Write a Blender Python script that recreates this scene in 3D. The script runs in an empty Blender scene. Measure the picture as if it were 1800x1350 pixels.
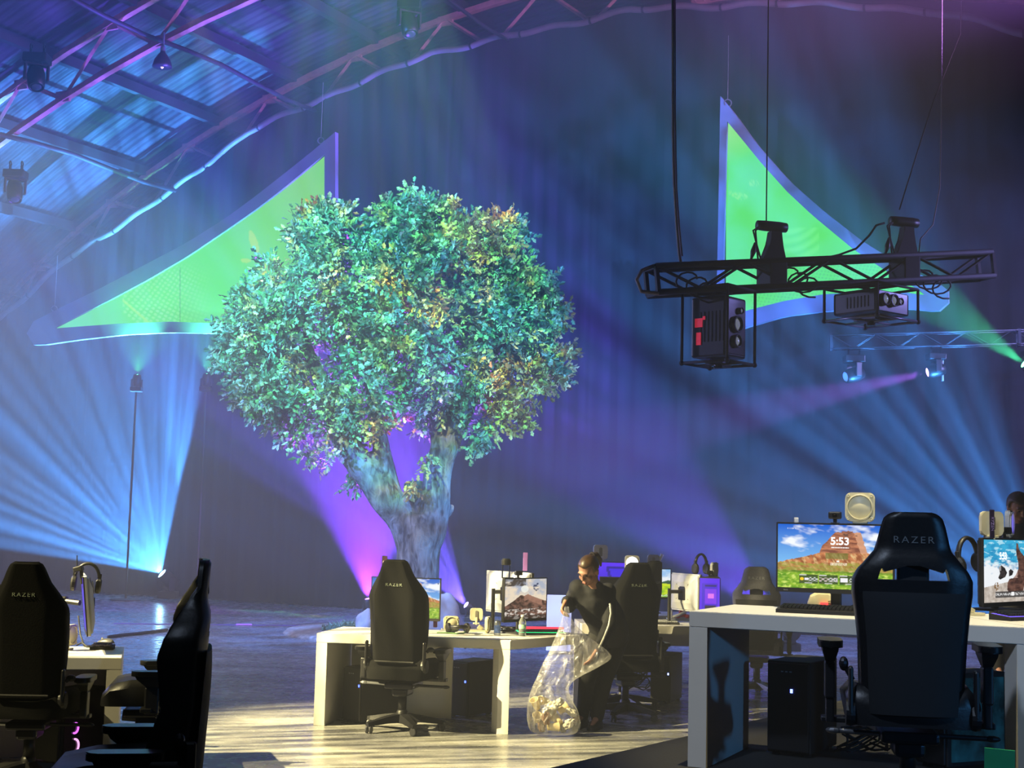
import bpy, bmesh, math, random
from mathutils import Vector as V, Matrix, noise, Euler
PI = math.pi
rnd = random.Random(7)
SC = bpy.context.scene
COL = SC.collection

# ---------------------------------------------------------------- camera
F_PX = 2500.0
PITCH = math.atan(249/2500); ROLL = 0.025; EYE = V((0, 0, 1.65))
cF = V((0, math.cos(PITCH), math.sin(PITCH)))
_R0 = V((1, 0, 0)); _U0 = V((0, -math.sin(PITCH), math.cos(PITCH)))
cR = math.cos(ROLL)*_R0 + math.sin(ROLL)*_U0
cU = -math.sin(ROLL)*_R0 + math.cos(ROLL)*_U0
cam = bpy.data.cameras.new('camera')
cam.sensor_width = 36; cam.lens = F_PX/1800*36; cam.clip_end = 200
camo = bpy.data.objects.new('camera', cam); COL.objects.link(camo)
m = Matrix((cR, cU, -cF)).transposed().to_4x4(); m.translation = EYE
camo.matrix_world = m
SC.camera = camo

def ray(px, py):
    return cF + (px-900)/F_PX*cR - (py-675)/F_PX*cU
def at(px, py, Y):                       # point seen at a pixel, at depth Y
    d = ray(px, py); return EYE + d*(Y/d.y)
def G(px, py, z=0.0):                    # point seen at a pixel, at height z
    d = ray(px, py); return EYE + d*((z-EYE.z)/d.z)

# ---------------------------------------------------------------- hall frame
HA = math.radians(28)
hu = V((math.cos(HA), -math.sin(HA), 0)); hv = V((math.sin(HA), math.cos(HA), 0))
P0 = V((-5.188, 28.795, 0))
def HW(hx, hy, z): return P0 + hu*hx + hv*hy + V((0, 0, z))
def on_curtain(px, py, hy=0.0):
    d = ray(px, py); t = ((P0-EYE).dot(hv)+hy)/d.dot(hv); w = EYE+d*t
    return (w-P0).dot(hu), w.z
def chord_z(hx):                         # roof arch, underside of the truss bottom chords
    return 10.98 - (27 - math.sqrt(max(1, 27*27-(hx-8.4)**2)))*1.0

# ---------------------------------------------------------------- colour / materials
def s2l(c):
    c = c/255.0
    return c/12.92 if c <= 0.04045 else ((c+0.055)/1.055)**2.4
def C(r, g, b): return (s2l(r), s2l(g), s2l(b), 1.0)

MATS = {}
def mat(name, col, rough=0.6, metal=0.0, var=0.12, scale=18.0, emit=0.0, bump=0.0, spec=0.5, stretch=None, coat=0.0):
    if name in MATS: return MATS[name]
    mt = bpy.data.materials.new(name); mt.use_nodes = True
    nt = mt.node_tree; n = nt.nodes; bs = n['Principled BSDF']
    bs.inputs['Roughness'].default_value = rough; bs.inputs['Metallic'].default_value = metal
    bs.inputs['Specular IOR Level'].default_value = spec
    bs.inputs['Coat Weight'].default_value = coat
    tc = n.new('ShaderNodeTexCoord'); src = tc.outputs['Object']
    if stretch:
        mp = n.new('ShaderNodeMapping'); mp.inputs['Scale'].default_value = stretch
        nt.links.new(src, mp.inputs['Vector']); src = mp.outputs['Vector']
    nz = n.new('ShaderNodeTexNoise'); nz.inputs['Scale'].default_value = scale; nz.inputs['Detail'].default_value = 4
    nt.links.new(src, nz.inputs['Vector'])
    rp = n.new('ShaderNodeValToRGB')
    rp.color_ramp.elements[0].position = 0.3; rp.color_ramp.elements[1].position = 0.7
    rp.color_ramp.elements[0].color = tuple(c*(1-var) for c in col[:3])+(1,)
    rp.color_ramp.elements[1].color = tuple(min(1, c*(1+var)) for c in col[:3])+(1,)
    nt.links.new(nz.outputs['Fac'], rp.inputs['Fac']); nt.links.new(rp.outputs['Color'], bs.inputs['Base Color'])
    if bump:
        bp = n.new('ShaderNodeBump'); bp.inputs['Strength'].default_value = bump; bp.inputs['Distance'].default_value = 0.01
        nt.links.new(nz.outputs['Fac'], bp.inputs['Height']); nt.links.new(bp.outputs['Normal'], bs.inputs['Normal'])
    if emit:
        nt.links.new(rp.outputs['Color'], bs.inputs['Emission Color']); bs.inputs['Emission Strength'].default_value = emit
    MATS[name] = mt; return mt

def attr_mat(name, strength=None, rough=0.6, trans=0.0):
    """material reading the mesh's own colours: lit screens (strength) or leaves"""
    if name in MATS: return MATS[name]
    mt = bpy.data.materials.new(name); mt.use_nodes = True
    nt = mt.node_tree; n = nt.nodes; bs = n['Principled BSDF']
    a = n.new('ShaderNodeAttribute'); a.attribute_name = 'Col'
    bs.inputs['Roughness'].default_value = rough
    if strength is not None:
        bs.inputs['Base Color'].default_value = (0.01, 0.01, 0.01, 1)
        nt.links.new(a.outputs['Color'], bs.inputs['Emission Color']); bs.inputs['Emission Strength'].default_value = strength
    else:
        nt.links.new(a.outputs['Color'], bs.inputs['Base Color'])
        if trans:
            tr = n.new('ShaderNodeBsdfTranslucent'); mx = n.new('ShaderNodeMixShader'); mx.inputs[0].default_value = trans
            nt.links.new(a.outputs['Color'], tr.inputs['Color'])
            nt.links.new(bs.outputs[0], mx.inputs[1]); nt.links.new(tr.outputs[0], mx.inputs[2])
            nt.links.new(mx.outputs[0], n['Material Output'].inputs['Surface'])
    MATS[name] = mt; return mt

# ---------------------------------------------------------------- object helpers
def tag(o, label=None, cat=None, group=None, kind=None):
    if label: o['label'] = label
    if cat: o['category'] = cat
    if group: o['group'] = group
    if kind: o['kind'] = kind
    return o
def thing(name, label, cat, loc=(0, 0, 0), rz=0.0, group=None, rot=None):
    o = bpy.data.objects.new(name, None); COL.objects.link(o)
    o.empty_display_size = 0.1
    o.location = loc; o.rotation_euler = rot if rot else (0, 0, rz)
    return tag(o, label, cat, group)
def dup(root, loc=None, rz=None, label=None, group=None, scale=None):
    r = root.copy(); COL.objects.link(r)
    if loc is not None: r.location = loc
    if rz is not None: r.rotation_euler = (0, 0, rz)
    if scale: r.scale = (scale,)*3
    if label: r['label'] = label
    if group: r['group'] = group
    for ch in list(root.children):
        c = ch.copy(); COL.objects.link(c); c.parent = r
        for g in list(ch.children):
            d = g.copy(); COL.objects.link(d); d.parent = c
    return r
def link_mesh(name, me, mt, parent=None, smooth=False):
    o = bpy.data.objects.new(name, me); COL.objects.link(o)
    if mt: me.materials.append(mt)
    if smooth:
        me.polygons.foreach_set('use_smooth', [True]*len(me.polygons))
    if parent: o.parent = parent
    return o

class B:
    """collects shapes into one mesh"""
    def __init__(s): s.b = bmesh.new()
    def _q(s, vs, M_):
        if M_ is not None: bmesh.ops.transform(s.b, matrix=M_, verts=vs)
    def box(s, c, d, M_=None, bev=0.0, seg=2, rot=None):
        r = bmesh.ops.create_cube(s.b, size=1.0); vs = r['verts']
        bmesh.ops.scale(s.b, vec=d, verts=vs)
        if bev:
            es = list({e for v in vs for e in v.link_edges})
            g = bmesh.ops.bevel(s.b, geom=es, offset=bev, segments=seg, affect='EDGES', profile=0.5)
            vs = list({v for f in g['faces'] for v in f.verts} | {v for v in vs if v.is_valid})
        if rot: bmesh.ops.transform(s.b, matrix=Euler(rot).to_matrix().to_4x4(), verts=vs)
        bmesh.ops.translate(s.b, vec=c, verts=vs); s._q(vs, M_); return s
    def tube(s, pts, r, n=8, closed=False, cap=True, sx=1.0):
        pts = [V(p) for p in pts]; k = len(pts)
        rs = r if isinstance(r, (list, tuple)) else [r]*k
        up = V((0, 0, 1)); rings = []; prev = None
        for i, p in enumerate(pts):
            if closed: t = pts[(i+1) % k]-pts[i-1]
            else: t = (pts[min(i+1, k-1)]-pts[max(i-1, 0)])
            t.normalize()
            if prev is None:
                a = t.cross(up)
                if a.length < 1e-3: a = t.cross(V((0, 1, 0)))
            else:
                a = prev - t*prev.dot(t)
                if a.length < 1e-4: a = t.cross(up)
            a.normalize(); bb = t.cross(a); prev = a
            rings.append([s.b.verts.new(p+(a*math.cos(2*PI*j/n)*sx+bb*math.sin(2*PI*j/n))*rs[i]) for j in range(n)])
        s._skin(rings, closed, cap); return s
    def _skin(s, rings, closed=False, cap=True):
        n = len(rings[0]); K = len(rings)
        for i in range(K if closed else K-1):
            A = rings[i]; Bn = rings[(i+1) % K]
            for j in range(n): s.b.faces.new((A[j], A[(j+1) % n], Bn[(j+1) % n], Bn[j]))
        if cap and not closed:
            s.b.faces.new(list(reversed(rings[0]))); s.b.faces.new(rings[-1])
    def loft(s, rings, cap=True, closed=False):
        s._skin([[s.b.verts.new(p) for p in r] for r in rings], closed, cap); return s
    def lathe(s, prof, c=(0, 0, 0), n=24, M_=None, cap=True):
        """prof: (radius, z)"""
        c = V(c); rings = []
        for r, z in prof:
            rings.append([s.b.verts.new(V((max(r, 1e-4)*math.cos(2*PI*j/n), max(r, 1e-4)*math.sin(2*PI*j/n), z))) for j in range(n)])
        s._skin(rings, False, cap)
        vs = [v for r in rings for v in r]
        s._q(vs, M_); bmesh.ops.translate(s.b, vec=c, verts=vs); return s
    def cyl(s, p0, p1, r0, r1=None, n=14):
        return s.tube([p0, p1], [r0, r0 if r1 is None else r1], n)
    def sph(s, c, r, u=16, v=10, M_=None):
        g = bmesh.ops.create_uvsphere(s.b, u_segments=u, v_segments=v, radius=1.0); vs = g['verts']
        if not isinstance(r, (tuple, list)): r = (r, r, r)
        bmesh.ops.scale(s.b, vec=r, verts=vs)
        s._q(vs, M_); bmesh.ops.translate(s.b, vec=c, verts=vs); return s
    def prism(s, poly, z0, z1, M_=None, bev=0.0):
        """poly in XY, extruded z0..z1, then M_"""
        a = [s.b.verts.new((x, y, z0)) for x, y in poly]; t = [s.b.verts.new((x, y, z1)) for x, y in poly]
        f0 = s.b.faces.new(list(reversed(a))); f1 = s.b.faces.new(t); n = len(poly)
        for i in range(n): s.b.faces.new((a[i], a[(i+1) % n], t[(i+1) % n], t[i]))
        vs = a+t
        if bev:
            es = list(f0.edges)+list(f1.edges)
            g = bmesh.ops.bevel(s.b, geom=es, offset=bev, segments=2, affect='EDGES')
            vs = list({v for f in g['faces'] for v in f.verts} | {v for v in vs if v.is_valid})
        s._q(vs, M_); return s
    def shell(s, zs, us, Pf, hole=None):
        """closed panel: front and back grids Pf(u, z, side) with optional holes"""
        nz, nu = len(zs)-1, len(us)-1
        cells = {(i, j) for i in range(nz) for j in range(nu) if not (hole and hole((us[j]+us[j+1])/2, (zs[i]+zs[i+1])/2))}
        vd = {}
        def vt(i, j, k):
            if (i, j, k) not in vd: vd[(i, j, k)] = s.b.verts.new(Pf(us[j], zs[i], k))
            return vd[(i, j, k)]
        for i, j in cells:
            s.b.faces.new((vt(i, j, 0), vt(i, j+1, 0), vt(i+1, j+1, 0), vt(i+1, j, 0)))
            s.b.faces.new((vt(i, j, 1), vt(i+1, j, 1), vt(i+1, j+1, 1), vt(i, j+1, 1)))
            for (di, dj, a, c) in ((-1, 0, (i, j), (i, j+1)), (1, 0, (i+1, j+1), (i+1, j)), (0, -1, (i+1, j), (i, j)), (0, 1, (i, j+1), (i+1, j+1))):
                if (i+di, j+dj) not in cells:
                    s.b.faces.new((vt(*c, 0), vt(*a, 0), vt(*a, 1), vt(*c, 1)))
        return s
    def o(s, name, mt, parent=None, smooth=False, M_=None):
        if M_ is not None: bmesh.ops.transform(s.b, matrix=M_, verts=s.b.verts)
        bmesh.ops.recalc_face_normals(s.b, faces=s.b.faces)
        me = bpy.data.meshes.new(name); s.b.to_mesh(me); s.b.free()
        return link_mesh(name, me, mt, parent, smooth)
def autosmooth(o, ang=40):
    me = o.data
    me.polygons.foreach_set('use_smooth', [True]*len(me.polygons))
    try: me.set_sharp_from_angle(angle=math.radians(ang))
    except Exception: pass
    return o
def text_mesh(name, body, size, mt, parent, loc, rot, ext=0.001, sx=1.0, spacing=1.0, bold=0.0):
    cu = bpy.data.curves.new('t', 'FONT'); cu.body = body; cu.size = size; cu.extrude = ext
    cu.align_x = 'CENTER'; cu.align_y = 'CENTER'; cu.space_character = spacing; cu.offset = bold*size
    ob = bpy.data.objects.new('t', cu); COL.objects.link(ob)
    bpy.context.view_layer.update()
    me = bpy.data.meshes.new_from_object(ob.evaluated_get(bpy.context.evaluated_depsgraph_get()))
    bpy.data.objects.remove(ob)
    me.transform(Matrix.Diagonal((sx, 1, 1, 1)))
    o = link_mesh(name, me, mt, parent); o.location = loc; o.rotation_euler = rot
    return o
def rrect(w, h, r, n=5):
    out = []
    for cx, cy, a0 in ((w/2-r, h/2-r, 0), (-w/2+r, h/2-r, 90), (-w/2+r, -h/2+r, 180), (w/2-r, -h/2+r, 270)):
        for i in range(n+1):
            a = math.radians(a0+90*i/n); out.append((cx+r*math.cos(a), cy+r*math.sin(a)))
    return out
RX90 = Matrix.Rotation(PI/2, 4, 'X')      # XY outline -> XZ plane, extrusion z -> -y
def interp(tab, x):
    if x <= tab[0][0]: return tab[0][1]
    for (a, b), (c, d) in zip(tab, tab[1:]):
        if x <= c: return b+(d-b)*(x-a)/(c-a)
    return tab[-1][1]

# common materials
M_black = mat('black_plastic', C(19, 19, 22), 0.45)
M_blk2 = mat('matt_black', C(18, 18, 21), 0.7)
M_metal = mat('dark_metal', C(48, 48, 54), 0.35, 0.8)
M_steel = mat('bright_steel', C(170, 172, 178), 0.3, 0.9)
M_white = mat('white_laminate', C(214, 211, 204), 0.4, var=0.03, scale=3)
M_wplas = mat('cream_plastic', C(222, 214, 178), 0.4, var=0.04)
M_wp2 = mat('white_plastic', C(225, 225, 228), 0.4, var=0.04)
M_grey = mat('grey_plastic', C(150, 152, 158), 0.45, var=0.05)
M_cable = mat('cable_rubber', C(20, 20, 22), 0.6)
M_leather = mat('black_leatherette', C(17, 17, 19), 0.42, var=0.15, scale=60, bump=0.08)
M_cloth = mat('charcoal_fabric', C(13, 13, 13), 0.9, var=0.2, scale=120, bump=0.15, spec=.15)
# ================================================================ setting
# floor: polished concrete
def floor_mat():
    mt = bpy.data.materials.new('polished_concrete'); mt.use_nodes = True
    nt = mt.node_tree; n = nt.nodes; bs = n['Principled BSDF']
    tc = n.new('ShaderNodeTexCoord')
    mp = n.new('ShaderNodeMapping'); mp.inputs['Scale'].default_value = (0.5, 1.2, 1)
    nt.links.new(tc.outputs['Object'], mp.inputs['Vector'])
    nz = n.new('ShaderNodeTexNoise'); nz.inputs['Scale'].default_value = 1.3; nz.inputs['Detail'].default_value = 9; nz.inputs['Roughness'].default_value = 0.65
    nt.links.new(mp.outputs[0], nz.inputs['Vector'])
    rp = n.new('ShaderNodeValToRGB'); e = rp.color_ramp.elements
    e[0].position = 0.3; e[0].color = C(104, 104, 106); e[1].position = 0.72; e[1].color = C(172, 170, 164)
    nt.links.new(nz.outputs['Fac'], rp.inputs['Fac']); nt.links.new(rp.outputs[0], bs.inputs['Base Color'])
    n2 = n.new('ShaderNodeTexNoise'); n2.inputs['Scale'].default_value = 7; n2.inputs['Detail'].default_value = 6
    nt.links.new(tc.outputs['Object'], n2.inputs['Vector'])
    mr = n.new('ShaderNodeMapRange'); mr.inputs[1].default_value = 0.3; mr.inputs[2].default_value = 0.7
    mr.inputs[3].default_value = 0.16; mr.inputs[4].default_value = 0.36
    nt.links.new(n2.outputs['Fac'], mr.inputs[0]); nt.links.new(mr.outputs[0], bs.inputs['Roughness'])
    bp = n.new('ShaderNodeBump'); bp.inputs['Strength'].default_value = 0.05; bp.inputs['Distance'].default_value = 0.01
    nt.links.new(n2.outputs['Fac'], bp.inputs['Height']); nt.links.new(bp.outputs[0], bs.inputs['Normal'])
    return mt
b = B(); b.box((3, 14, -0.1), (60, 60, 0.2))
tag(b.o('floor', floor_mat()), kind='structure', label='polished grey concrete floor of the hall', cat='floor')

# raised stage deck the nearest desk stands on
pA = G(940, 1356, 0.52); pB = G(1203, 1295, 0.52)
dv = (pB-pA).normalized(); nv = V((dv.y, -dv.x, 0))
q0 = pA - dv*2.2; q1 = pB + dv*5.0
poly = [q0, q1, q1+nv*9, q0+nv*9]
b = B(); b.prism([(p.x, p.y) for p in poly], 0.0, 0.52)
tag(b.o('floor_platform', mat('dark_stage_carpet', C(22, 21, 20), 0.95, var=0.3, scale=90, bump=0.3)), kind='structure')

# big dark hall walls and the curved roof
HX0, HX1, HY0, HY1 = -14.5, 31.0, -34.0, 3.0
wallm = mat('painted_block_wall', C(58, 58, 66), 0.9, var=0.15, scale=2)
def hbox(name, hx0, hx1, hy0, hy1, z0, z1, mt):
    b = B(); b.loft([[HW(hx0, hy0, z0), HW(hx1, hy0, z0), HW(hx1, hy1, z0), HW(hx0, hy1, z0)],
                     [HW(hx0, hy0, z1), HW(hx1, hy0, z1), HW(hx1, hy1, z1), HW(hx0, hy1, z1)]])
    return tag(b.o(name, mt), kind='structure')
hbox('wall_back', HX0, HX1, HY1, HY1+0.3, 0, 13.5, wallm)
hbox('wall_left', HX0-0.3, HX0, HY0, HY1, 0, 6.5, wallm)
hbox('wall_right', HX1, HX1+0.3, HY0, HY1, 0, 6.5, wallm)
hbox('wall_front', HX0, HX1, HY0-0.3, HY0, 0, 13.5, wallm)

def roof_mat():
    mt = bpy.data.materials.new('corrugated_metal'); mt.use_nodes = True
    nt = mt.node_tree; n = nt.nodes; bs = n['Principled BSDF']
    tc = n.new('ShaderNodeTexCoord')
    wv = n.new('ShaderNodeTexWave'); wv.bands_direction = 'Y'; wv.inputs['Scale'].default_value = 1.6
    nt.links.new(tc.outputs['Object'], wv.inputs['Vector'])
    mp = n.new('ShaderNodeMapping'); mp.inputs['Scale'].default_value = (0.25, 2.2, 0.25)
    nt.links.new(tc.outputs['Object'], mp.inputs['Vector'])
    nz = n.new('ShaderNodeTexNoise'); nz.inputs['Scale'].default_value = 1.2; nz.inputs['Detail'].default_value = 7
    nt.links.new(mp.outputs[0], nz.inputs['Vector'])
    rp = n.new('ShaderNodeValToRGB'); e = rp.color_ramp.elements
    e[0].position = 0.36; e[0].color = C(24, 23, 27); e[1].position = 0.62; e[1].color = C(56, 54, 60)
    nt.links.new(nz.outputs['Fac'], rp.inputs['Fac']); nt.links.new(rp.outputs[0], bs.inputs['Base Color'])
    bs.inputs['Roughness'].default_value = 0.7; bs.inputs['Specular IOR Level'].default_value = .2
    bp = n.new('ShaderNodeBump'); bp.inputs['Strength'].default_value = 0.9; bp.inputs['Distance'].default_value = 0.05
    nt.links.new(wv.outputs['Fac'], bp.inputs['Height']); nt.links.new(bp.outputs[0], bs.inputs['Normal'])
    return mt
# the roof is built in hall coordinates so that its sheets run with the arch
HM = Matrix((( hu.x, hv.x, 0, P0.x), (hu.y, hv.y, 0, P0.y), (0, 0, 1, 0), (0, 0, 0, 1)))
ROOF_UP = 1.25
rings = []
for i in range(61):
    hx = HX0+(HX1-HX0)*i/60; z = chord_z(hx)+ROOF_UP
    rings.append([(hx, HY0, z), (hx, HY1, z), (hx, HY1, z+0.12), (hx, HY0, z+0.12)])
b = B(); b.loft(rings); rf = b.o('ceiling', roof_mat(), smooth=False); rf.matrix_world = HM
tag(rf, kind='structure', label='curved corrugated metal roof lit purple', cat='ceiling')

# dark rooflight strips in the sheeting
dark = mat('blacked_out_rooflight', C(16, 17, 22), 0.7)
k = 0
for hx0, hx1, hy0, hy1 in ((2.4, 5.2, -7.2, -6.8), (3.2, 6.0, -6.3, -5.9), (3.4, 6.6, -3.9, -3.5), (4.6, 7.4, -2.9, -2.5), (5.2, 8.2, -2.0, -1.6), (1.6, 3.8, -2.4, -2.1), (6.6, 9.2, -4.7, -4.3), (6.2, 9.6, -3.4, -3.0)):
    k += 1; b = B(); rr = []
    for i in range(9):
        hx = hx0+(hx1-hx0)*i/8; z = chord_z(hx)+ROOF_UP-0.03
        rr.append([(hx, hy0, z), (hx, hy1, z), (hx, hy1, z+0.02), (hx, hy0, z+0.02)])
    b.loft(rr); o = b.o('window_%d' % k, dark); o.matrix_world = HM; tag(o, kind='structure')

# steel: arched roof trusses across, purlins along
steel = mat('red_oxide_steel', C(176, 122, 120), 0.6, var=0.2, scale=9)
steeld = mat('dark_purlin_steel', C(30, 29, 34), 0.6, var=0.2, scale=9)
def roof_truss(hy, hx0, hx1, label):
    t = thing('roof_truss', label, 'roof truss', HW((hx0+hx1)/2, hy, chord_z((hx0+hx1)/2)))
    t.rotation_euler = (0, 0, -HA)
    inv = Matrix.Translation(t.location) @ Matrix.Rotation(-HA, 4, 'Z'); inv.invert()
    def L(hx, z): return inv @ HW(hx, hy, z)
    D = 0.95; n = int((hx1-hx0)/1.05)
    xs = [hx0+(hx1-hx0)*i/n for i in range(n+1)]
    for nm, dz in (('bottom_chord', 0.06), ('top_chord', D)):
        b = B()
        b.loft([[L(x, chord_z(x)+dz-0.06)+V((0, -0.06, 0)), L(x, chord_z(x)+dz-0.06)+V((0, 0.06, 0)), L(x, chord_z(x)+dz+0.05)+V((0, 0.06, 0)), L(x, chord_z(x)+dz+0.05)+V((0, -0.06, 0))] for x in xs])
        b.o(nm, steel, t)
    for i in range(n):
        a, c = (0.06, D) if i % 2 == 0 else (D, 0.06)
        b = B(); b.tube([L(xs[i], chord_z(xs[i])+a), L(xs[i+1], chord_z(xs[i+1])+c)], 0.042, 4)
        b.o('web_brace', steel, t)
    for i in range(0, n+1):
        a = 0.1 if i % 2 == 0 else D-0.04
        p = L(xs[i], chord_z(xs[i])+a)
        b = B(); b.box(p, (0.34, 0.05, 0.2)); b.o('gusset_plate', steel, t)
    return t
roof_truss(0.35, -12, 20, 'arched roof truss directly above the black curtain top edge')
roof_truss(-4.4, -10, 14, 'arched roof truss one bay in front of the curtain')
roof_truss(-9.0, -8, 10, 'arched roof truss nearest the camera at top left')
pl = ['just above the low end of the curtain', 'second up from the left eave', 'third up from the left eave', 'fourth up from the left eave', 'fifth up from the left eave', 'sixth up beside the pendant lamp', 'seventh up near the roof crown', 'eighth up near the roof crown', 'ninth up near the roof crown', 'at the roof crown']
for i, hx in enumerate((-7.6, -5.6, -3.6, -1.6, 0.4, 2.4, 4.4, 6.4, 8.4, 10.4)):
    z = chord_z(hx)+1.06
    b = B(); b.loft([[HW(hx-0.07, h, z-0.1), HW(hx+0.07, h, z-0.1), HW(hx+0.07, h, z+0.1), HW(hx-0.07, h, z+0.1)] for h in (-20, 1.5)])
    tag(b.o('roof_purlin', steeld), 'dark steel roof purlin running towards the curtain, '+pl[i], 'purlin', 'purlins along the curved roof')
# long conduits slung under the trusses
for i, (hx, dz, r, lb) in enumerate(((-2.4, -0.1, 0.05, 'long dark pipe slung under the trusses, lower left'), (1.2, -0.05, 0.045, 'long dark pipe slung under the trusses beside the pendant lamp'), (5.6, -0.02, 0.035, 'long dark pipe slung under the trusses, highest on the roof'))):
    b = B(); b.tube([HW(hx, h, chord_z(hx)+dz-0.05*math.sin((h+20)*1.4)) for h in range(-20, 1)], r, 8)
    tag(b.o('roof_pipe', steeld, smooth=True), lb, 'pipe')

# black backdrop curtain on its arched hem
EDGE = [on_curtain(*q) for q in ((0, 565), (110, 465), (300, 340), (440, 232), (600, 160), (760, 95), (900, 65), (1110, 20), (1250, 12), (1350, 8), (1500, 10), (1650, 25), (1800, 58))]
EDGE = [(-12.0, 2.6), (-9.6, 4.6)] + EDGE + [(18, 8.6), (21, 7.0), (24, 5.0)]
def edge_z(hx): return interp(EDGE, hx) + 0.03*math.sin(hx*5.0) + 0.02*math.sin(hx*2.3+1)
cur = thing('backdrop_curtain', 'huge black drape closing off the back of the hall under the roof arch', 'curtain', HW(5, 0, 0))
cinv = Matrix.Translation(cur.location).inverted()
b = B(); N = 560; zr = [0, .02, .1, .25, .4, .55, .7, .85, .95, 1]
rows = []
for i in range(N+1):
    hx = -12+36*i/N
    pleat = 0.035*math.sin(hx*17)+0.02*math.sin(hx*41+1.3)+0.03*noise.noise(V((hx*1.7, 0, 0)))
    seam = -0.05 if abs((hx % 3.0)-1.5) < 0.04 else 0
    top = edge_z(hx)
    rows.append([b.b.verts.new(cinv @ HW(hx+0.02*math.sin(z*3+hx*5), pleat*(1.1-0.6*z)+seam+0.04*math.sin(hx*2.2+z*2), max(0.02, z*top))) for z in zr])
for i in range(N):
    for j in range(len(zr)-1): b.b.faces.new((rows[i][j], rows[i+1][j], rows[i+1][j+1], rows[i][j+1]))
drape = b.o('drape', mat('black_velour', C(24, 24, 28), 0.95, var=0.25, scale=1.4, spec=0.2, stretch=(3, 3, 0.4)), cur, smooth=True)
hemm = mat('pale_hem_webbing', C(108, 94, 102), 0.7, var=0.2, scale=4)
b = B(); b.tube([cinv @ HW(-12+36*i/300, -0.06, edge_z(-12+36*i/300)) for i in range(301)], 0.062, 8)
o = b.o('hem', hemm, cur, smooth=True); tag(o, 'pale padded hem catching the purple light')
for i in range(22):
    hx = -9+1.25*i+0.2*math.sin(i*3.1); p = cinv @ HW(hx, -0.06, edge_z(hx))
    b = B(); b.tube([p-hu*0.02, p+hu*0.02], 0.07, 10); b.o('tie', M_blk2, cur)
# ================================================================ the artificial tree
TY = 21.5
def TP(px, py, dy=0.0): return at(px, py, TY+dy)
tree = thing('oak_tree', 'large artificial oak tree with green, teal and yellow foliage on a forked trunk', 'tree', (-1.25, TY, 0))
tinv = Matrix.Translation(tree.location).inverted()
limbs = [  # (points px, py, dy), radii in metres
    ([(738, 1100, 0), (735, 1070, 0), (733, 1030, 0), (735, 980, 0), (738, 935, 0), (742, 905, 0)], [.55, .38, .33, .33, .36, .33]),
    ([(732, 960, 0), (712, 915, 0), (680, 878, -.1), (650, 838, -.1), (620, 800, -.15), (598, 762, -.2), (585, 720, -.2), (560, 660, -.2), (530, 590, -.1)], [.30, .28, .25, .22, .205, .19, .16, .12, .07]),
    ([(690, 888, -.05), (680, 840, 0), (672, 795, 0), (664, 750, 0), (655, 700, 0), (640, 620, 0), (600, 520, 0)], [.2, .165, .14, .12, .11, .08, .05]),
    ([(650, 838, .1), (636, 800, .2), (622, 765, .3), (612, 720, .35), (610, 640, .4)], [.12, .095, .08, .075, .05]),
    ([(750, 945, 0), (760, 905, 0), (766, 860, 0), (772, 820, 0), (784, 780, 0), (800, 745, .05), (816, 712, .1), (850, 640, .1), (890, 560, .1)], [.28, .25, .22, .205, .21, .205, .18, .12, .06]),
    ([(775, 790, 0), (765, 750, 0), (752, 700, 0), (738, 640, 0), (735, 560, 0), (730, 450, 0)], [.16, .11, .09, .08, .07, .04]),
    ([(735, 930, .25), (730, 895, .3), (728, 862, .35), (727, 845, .35)], [.2, .19, .17, .15]),
    ([(770, 910, .2), (785, 895, .3), (789, 885, .3)], [.14, .12, .1]),
]
b = B()
for pts, rs in limbs:
    # resample smoothly with bark wobble
    P = [TP(*p) for p in pts]; fp = []; fr = []
    for i in range(len(P)-1):
        for k in range(5):
            t = k/5
            a = P[max(i-1, 0)]; b0 = P[i]; c = P[i+1]; d = P[min(i+2, len(P)-1)]
            q = 0.5*((2*b0)+(c-a)*t+(2*a-5*b0+4*c-d)*t*t+(3*b0-a-3*c+d)*t**3)
            fp.append(tinv @ q); fr.append((rs[i]*(1-t)+rs[i+1]*t)*(1+0.06*noise.noise(q*3)))
    fp.append(tinv @ P[-1]); fr.append(rs[-1])
    b.tube(fp, fr, 16)
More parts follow.
